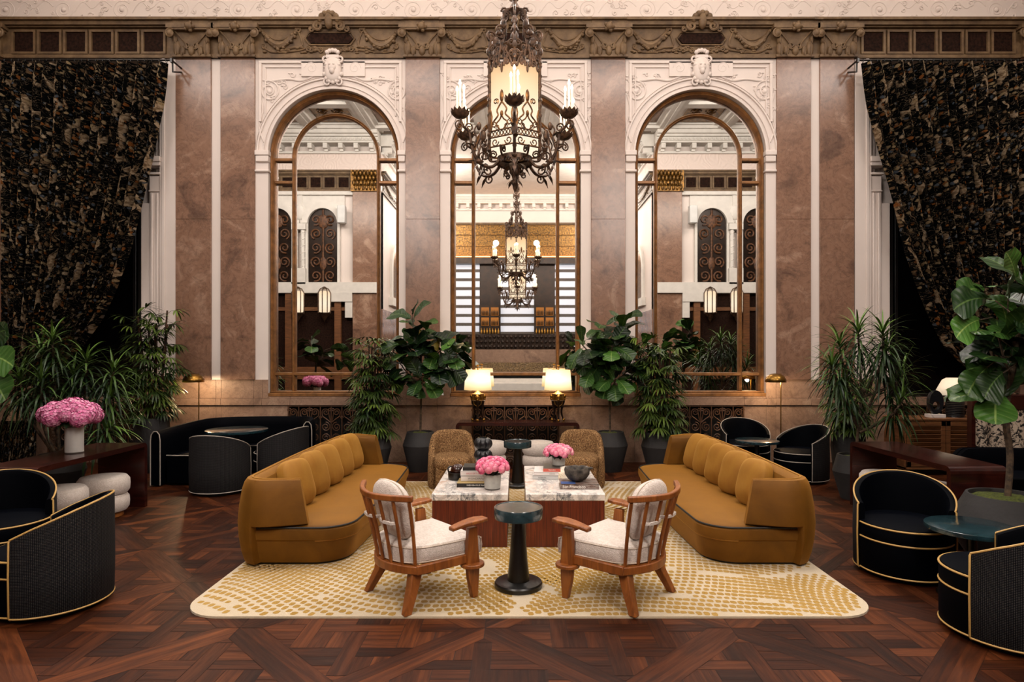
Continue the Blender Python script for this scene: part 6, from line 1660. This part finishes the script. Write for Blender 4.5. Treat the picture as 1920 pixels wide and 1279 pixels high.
for k in range(49):
    z = .36 * k / 48; tier = abs(math.sin(PI * z / .1205)) ** .6; ring = []
    for j in range(64):
        th = 2 * PI * j / 64; lob = abs(math.cos(4 * th)) ** .5; r = .05 + (.028 + .018 * lob) * tier
        ring.append((r * math.cos(th), r * math.sin(th), z))
    rr.append(ring)
rr += [[(x * .8, y * .8, .36) for x, y, z in rr[-1]], [(x * .7, y * .7, .25) for x, y, z in rr[-1]]]
mb.rings(rr); mb.build('vessel', M['ceramic'], t, angle=60)
# right coffee table
book((.285, 6.13, TZ), .25, .3, .036, M['bk_pale'], 'pale book at the bottom of the stack at the back of the right coffee table', -.08, 'INTERIORS', .016, M['ink_grey'], -.03)
book((.29, 6.13, TZ + .036), .24, .3, .036, M['bk_white'], 'white book in the middle of the stack at the back of the right coffee table', -.06, 'DESIGN', .016, M['ink_grey'], .06)
book((.345, 6.14, TZ + .072), .17, .29, .03, M['bk_grey'], 'coral spined book at the top of the stack under the small vase', -.05, 'TRAVELS', .018, M['ink_white'], 0, M['bk_coral'])
vase((.415, 6.16, TZ + .102), .062, .068, .085, M['vase'], 'small frosted vase standing on the books on the right coffee table')
bouquet((.415, 6.16, TZ + .102 + .135), .135, .066, 34, .036, 'pink peony bouquet in the small vase on the right coffee table', 5)
book((.565, 5.67, TZ), .35, .26, .046, M['bk_photo'], 'thick city photo book under the stone bowl, San Francisco on its spine', -.02, 'San Francisco', .04, M['ink_white'], -.05, None, .95)
mb = MB(); mb.box((-.1, -.07, .0475), (.13, .1, .002)); o = mb.build('blue_cover_patch', M['bk_blue'], [x for x in bpy.data.objects if x.get('label', '').startswith('thick city')][0])
t = thing('stone_bowl', 'rough grey stone bowl on the city photo book', 'bowl', (.555, 5.69, TZ + .0485)); mb = MB(); rr = []
for r, z in ((.05, 0), (.085, .02), (.112, .06), (.118, .1), (.112, .125), (.1, .12), (.09, .07), (.05, .03), (.0, .03)):
    rr.append([(r * math.cos(a) * (1 + .05 * noise.noise(V((math.cos(a) * 2, math.sin(a) * 2, z * 9)))), r * math.sin(a) * (1 + .05 * noise.noise(V((math.cos(a) * 2, math.sin(a) * 2, z * 9)))), z + (.014 * noise.noise(V((math.cos(a) * 2, math.sin(a) * 2, 4.))) if z > .1 else 0)) for a in [2 * PI * j / 40 for j in range(40)]])
mb.rings(rr, True, (True, False)); mb.sell((.122, .0, .115), (.028, .016, .012), 1, 1, 10, 6); mb.build('vessel', M['stone'], t, angle=60)
# hydrangeas on the left console
vase((-4.42, 6.12, .72), .08, .08, .26, M['vasewhite'], 'tall white cylinder vase on the left console')
bouquet((-4.46, 6.12, .72 + .36), .2, .1, 19, .08, 'big pink hydrangea bouquet in the white vase on the left console', 8, True, 'hydrangea_bouquet')

# ------------------------------------------------------------------ louvred cabinet, lamp, sculpture
t = thing('louvred_cabinet', 'brown wooden cabinet with louvred doors against the right end of the wall', 'cabinet', (6.3, 8.86, 0)); Wd, Dp, Hc = 1.72, .48, .8
MB().box((0, 0, Hc - .015), (Wd + .02, Dp + .02, .03)).build('top', M['cabinet'], t, bevel=.004)
for s in (-1, 1): MB().box((s * (Wd / 2 - .012), 0, Hc / 2 + .03), (.024, Dp, Hc - .12)).build('side_panel', M['cabinet'], t)
MB().box((0, .02, Hc / 2 + .03), (Wd - .06, Dp - .06, Hc - .14)).build('carcass', M['brassdark'], t)
MB().box((0, 0, .1), (Wd, Dp, .03)).build('bottom', M['cabinet'], t)
for k in range(3):
    c = -Wd / 2 + .03 + (Wd - .06) / 3 * (k + .5); w = (Wd - .06) / 3 - .01; mb = MB(); y = -Dp / 2 + .01; z0, z1 = .125, Hc - .035
    mb.box((c, y, z1 - .035), (w, .025, .07)); mb.box((c, y, z0 + .035), (w, .025, .07))
    for s in (-1, 1): mb.box((c + s * (w / 2 - .03), y, (z0 + z1) / 2), (.06, .025, z1 - z0))
    d_ = mb.build('door', M['cabinet'], t, bevel=.002)
    mb = MB(); n = 9
    for j in range(n): mb.box((c, y + .002, lerp(z0 + .09, z1 - .095, j / (n - 1))), (w - .12, .012, .048), 0, Rx(.35))
    mb.build('slats', M['cabinet'], d_)
for sx in (-1, 1):
    for sy in (-1, 1): MB().box((sx * (Wd / 2 - .05), sy * (Dp / 2 - .05), .045), (.05, .05, .09)).build('leg', M['cabinet'], t)
M['shade2'] = shade('dim cream shade', '#e8cfae', '#ffe9cc', .3, .5, .2, .6)
t = thing('ribbed_lamp', 'black ribbed table lamp with cream cone shade on the louvred cabinet', 'lamp', (6.32, 8.86, .8)); t.scale = (1.35, 1.35, 1.06)
MB().lathe([(.085, 0)] + [(.082 + .008 * (k % 2), .01 + k * .0115) for k in range(24)] + [(.03, .29), (.015, .3)], n=40).build('base', M['ceramic'], t)
mb = MB(); mb.lathe([(.19, .3), (.115, .5), (.08, .53), (.0, .532)], n=44, caps=(False, False)); mb.build('lamp_shade', M['shade2'], t, solid=.003)
MB().lathe([(.012, .29), (.012, .36), (.03, .37), (.03, .42), (0, .43)], n=12).build('socket', M['brass'], t)
tag(MB().box((0, 0, .0), (.21, .15, .05)).build('white_box', M['bk_white'], None, (5.98, 8.78, .8255), bevel=.004), 'small white stone block under the ring sculpture on the cabinet', 'block')
t = thing('ring_sculpture', 'dark oval ring sculpture with a round hole on the white block', 'sculpture', (5.98, 8.78, .851)); mb = MB()
oo = [(.105 * math.cos(2 * PI * k / 40), .17 + .17 * math.sin(2 * PI * k / 40)) for k in range(40)]; ii = [(.052 * math.cos(2 * PI * k / 40), .12 + .06 * math.sin(2 * PI * k / 40)) for k in range(40)]
mb.rings([[(x, -.03, z) for x, z in ii], [(x * .96, -.035, .005 + z * .97) for x, z in oo], [(x, -.02, z) for x, z in oo], [(x, .02, z) for x, z in oo], [(x * .96, .035, .005 + z * .97) for x, z in oo], [(x, .03, z) for x, z in ii]], True, (False, False), loop=True); mb.build('ring', M['ceramic'], t)
# floral panelled low screen
t = thing('low_screen', 'low mahogany railed screen with black and white floral cloth at the right edge', 'screen', (6.85, 8.0, 0))
MB().box((0, 0, 1.08), (1.9, .1, .2)).build('top_rail', M['mahogany'], t, bevel=.01)
for s in (-1, 1): MB().box((s * .93, 0, .5), (.05, .08, 1.0)).build('post', M['mahogany'], t)
mb = MB(); mb.grid(lambda u, v: V((-.92 + 1.84 * u, -.02 + .02 * math.sin(u * 50 + math.sin(u * 9)), .05 + .94 * v)), 160, 6, 0, lambda u, v: (u * 1.84, v * .94)); mb.build('floral_cloth', M['bwprint'], t)

# ------------------------------------------------------------------ things behind the camera that the mirrors show
t = thing('bar_counter', 'carved dark bar counter seen at the far end in the middle mirror', 'bar', (0, -4.2, 0))
MB().box2((-3.4, -.3, 1.9), (3.4, .3, 2.5)).build('counter', M['brassdark'], t, bevel=.02)
mb = MB()
for k in range(40):
    for j in range(3): mb.sell((-3.2 + k * .165, .31, 2.0 + j * .19), (.06, .03, .07), 1, 1, 8, 6)
mb.build('carving', M['brassdark'], t)
MB().box2((-3.5, -.3, 1.4), (3.5, .35, 1.9)).build('stone_front', M['marble2'], t); MB().box2((-3.5, -.3, 1.05), (3.5, .4, 1.4)).build('ornate_band', M['brownrelief'], t); MB().box2((-3.6, -.3, .95), (3.6, .5, 1.05)).build('ledge', M['marble2'], t); MB().box2((-3.4, -.3, 0), (3.4, .3, .95)).build('dark_front', M['blackwood'], t)
M['amber'] = emis('amber lit niche', '#e08a30', .55, '#3a1f0c')
for s, nm in ((-1, 'left'), (1, 'right')):
    t = thing('bottle_cabinet', '%s lit bottle cabinet with amber cells behind the bar' % nm, 'cabinet', (s * 1.08, -4.5, 2.5))
    MB().box2((-.42, -.2, 0), (.42, 0, 1.15)).build('case', M['brassdark'], t)
    for cx in (-.19, .19):
        for cz in (.5, .9):
            mb = MB(); mb.box2((cx - .15, 0, cz - .16), (cx + .15, .02, cz + .16)); c_ = mb.build('lit_cell', M['amber'], t, smooth=False)
            mb = MB()
            for k in range(5): mb.lathe([(.022, 0), (.022, .14), (.008, .17), (.008, .21)], (cx - .11 + k * .055, .06, cz - .15), 8)
            mb.build('bottles', M['brassdark'], c_)
    mb = MB()
    for k in range(7): mb.lathe([(.04, 0), (.045, .12), (.015, .16), (.015, .22)], (-.33 + k * .11, .1, .02), 8)
    mb.build('jars', M['brass'], t)
t = thing('white_display_panel', 'low white upholstered bench at the foot of the bar, seen in the middle mirror', 'bench', (-.05, -3.1, 0))
MB().box2((-1.2, -.3, 0), (1.2, .3, .66)).build('seat', M['ceilwhite'], t, bevel=.02); MB().box2((-1.2, -.42, 0), (1.2, -.3, .8)).build('back', M['ceilwhite'], t, bevel=.02)
k = 0
for sd in (-1, 1):
    W, sg, L = rearw[sd]
    for a in (1.55, 2.3):
        t = thing('wall_lantern', 'lit wall lantern on the rear wall, reflected in the %s mirror, %s' % ('left' if sd < 0 else 'right', 'nearer the pier' if a < 2 else 'further from the pier'), 'lantern', tuple(W.p(sg * (L - a), 2.9, .2)))
        t.scale = (1.5, 1.5, 1.3); mb = MB(); mb.lathe([(.09, 0), (.11, .05), (.11, .4), (.08, .45)], n=16); mb.build('lamp_shade', M['lantern'], t)
        mb = MB()
        for j in range(8):
            c, s = math.cos(j * PI / 4), math.sin(j * PI / 4); mb.tube([(.115 * c, .115 * s, -.02), (.118 * c, .118 * s, .42), (.08 * c, .08 * s, .5), (0, 0, .55)], .01, 5)
        mb.lathe([(.12, -.03), (.06, -.1), (.0, -.22)], n=12); mb.build('cage', M['wrought'], t)
tg_ = thing('wall_speaker', 'white wall speaker high beside the pier, reflected in the left mirror', 'speaker', tuple(rearw[-1][0].p(rearw[-1][1] * (rearw[-1][2] - 1.05), 5.65, .22)))
MB().box((0, 0, 0), (.22, .2, .5)).build('case', M['bk_pale'], tg_, bevel=.02); MB().box((0, -.16, -.1), (.05, .16, .05)).build('bracket', M['bk_pale'], tg_)
tg_ = thing('wall_speaker', 'white wall speaker high beside the pier, reflected in the right mirror', 'speaker', tuple(rearw[1][0].p(rearw[1][1] * (rearw[1][2] - 1.05), 5.65, .22)))
MB().box((0, 0, 0), (.22, .2, .5)).build('case', M['bk_pale'], tg_, bevel=.02); MB().box((0, -.16, -.1), (.05, .16, .05)).build('bracket', M['bk_pale'], tg_)

# ------------------------------------------------------------------ lights
def light(nm, typ, loc, en, col=(1, 1, 1), rot=(0, 0, 0), size=.1, size_y=None, spot=None):
    l = bpy.data.lights.new(nm, typ); l.energy = en; l.color = col
    if typ == 'AREA':
        l.shape = 'RECTANGLE'; l.size = size; l.size_y = size_y or size
    elif typ == 'SPOT': l.spot_size = spot; l.spot_blend = .8; l.shadow_soft_size = size
    else: l.shadow_soft_size = size
    o = bpy.data.objects.new(nm, l); COL.objects.link(o); o.location = loc; o.rotation_euler = rot; return o
WARM = (1, .91, .84); HOT = (1, .72, .42)
def aim(o, tgt): o.rotation_euler = (V(tgt) - o.location).to_track_quat('-Z', 'Y').to_euler()
for s in (-1, 1):
    o = light('recess_fill_light', 'AREA', (s * 3.2, -1.0, 7.75), LK['recess'], WARM, size=1.0, size_y=5.5); aim(o, (s * 1.0, 9.0, 2.5))  # added area fill high in the recess, standing in for daylight behind the camera
for x in (-6.5, -2.2, 2.2, 6.5):
    o = light('hall_fill_light', 'AREA', (x, 5.6, 7.8), LK['hall'], WARM, size=2.0, size_y=1.2)  # unseen overhead fill for the hall, not a fixture of the room
o = light('rear_wall_fill_light', 'AREA', (0, 9.2, 7.3), LK['cove'], (1, .93, .86), size=15, size_y=.25); aim(o, (0, 3.6, 8.3))  # added to brighten the rear wall and ceiling that the mirrors reflect
for s in (-1, 1):
    o = light('recess_end_fill_light', 'AREA', (s * 3.3, -.3, 7.35), LK['end'], (1, .93, .86), size=.8, size_y=.8); aim(o, (0, -3.6, 8.4))  # unseen fill put in for the recess end wall and its ceiling
for x in (-1.5, 1.6):
    o = light('rug_fill_spot', 'SPOT', (x, 4.9, 7.8), LK['spot'], WARM, size=.25, spot=math.radians(52)); aim(o, (x * .45, 5.6, 0))  # added spot fill that lifts the rug and coffee tables
for ch, S in ((CH1, 1.0), (CH2, 1.3)):
    for k in range(3):
        a = 2 * PI * k / 3 + PI / 6; c = V(ch.location)
        light('chandelier_glow', 'POINT', (c.x + .52 * S * math.cos(a), c.y + .52 * S * math.sin(a), c.z + .6 * S), LK['chand'], (1, .8, .58), size=.06)
for x, z in ((-.6, .69), (.62, .69)):
    light('table_lamp_light', 'POINT', (x, 9.32, z + .7), LK['lamp'], HOT, size=.05); light('table_lamp_light', 'POINT', (x, 9.32, z + .52), LK['lamp'] * .6, HOT, size=.05)
for x in (-4.88, 3.89): light('floor_lamp_light', 'POINT', (x, 9.28, 1.27), LK['floor'], HOT, size=.03)
light('cabinet_lamp_light', 'POINT', (6.32, 8.86, 1.27), LK['lamp'] * .3, HOT, size=.05)
w = bpy.data.worlds.new('world'); SC.world = w; w.use_nodes = True; w.node_tree.nodes['Background'].inputs[0].default_value = (.02, .018, .016, 1); w.node_tree.nodes['Background'].inputs[1].default_value = 1

SC.view_settings.view_transform = 'Standard'; SC.view_settings.look = 'None'; SC.view_settings.exposure = 0; SC.view_settings.gamma = 1
cy = SC.cycles; cy.max_bounces = 7; cy.diffuse_bounces = 3; cy.glossy_bounces = 4; cy.transmission_bounces = 2; cy.caustics_reflective = False; cy.caustics_refractive = False; cy.sample_clamp_indirect = 4; cy.use_denoising = True
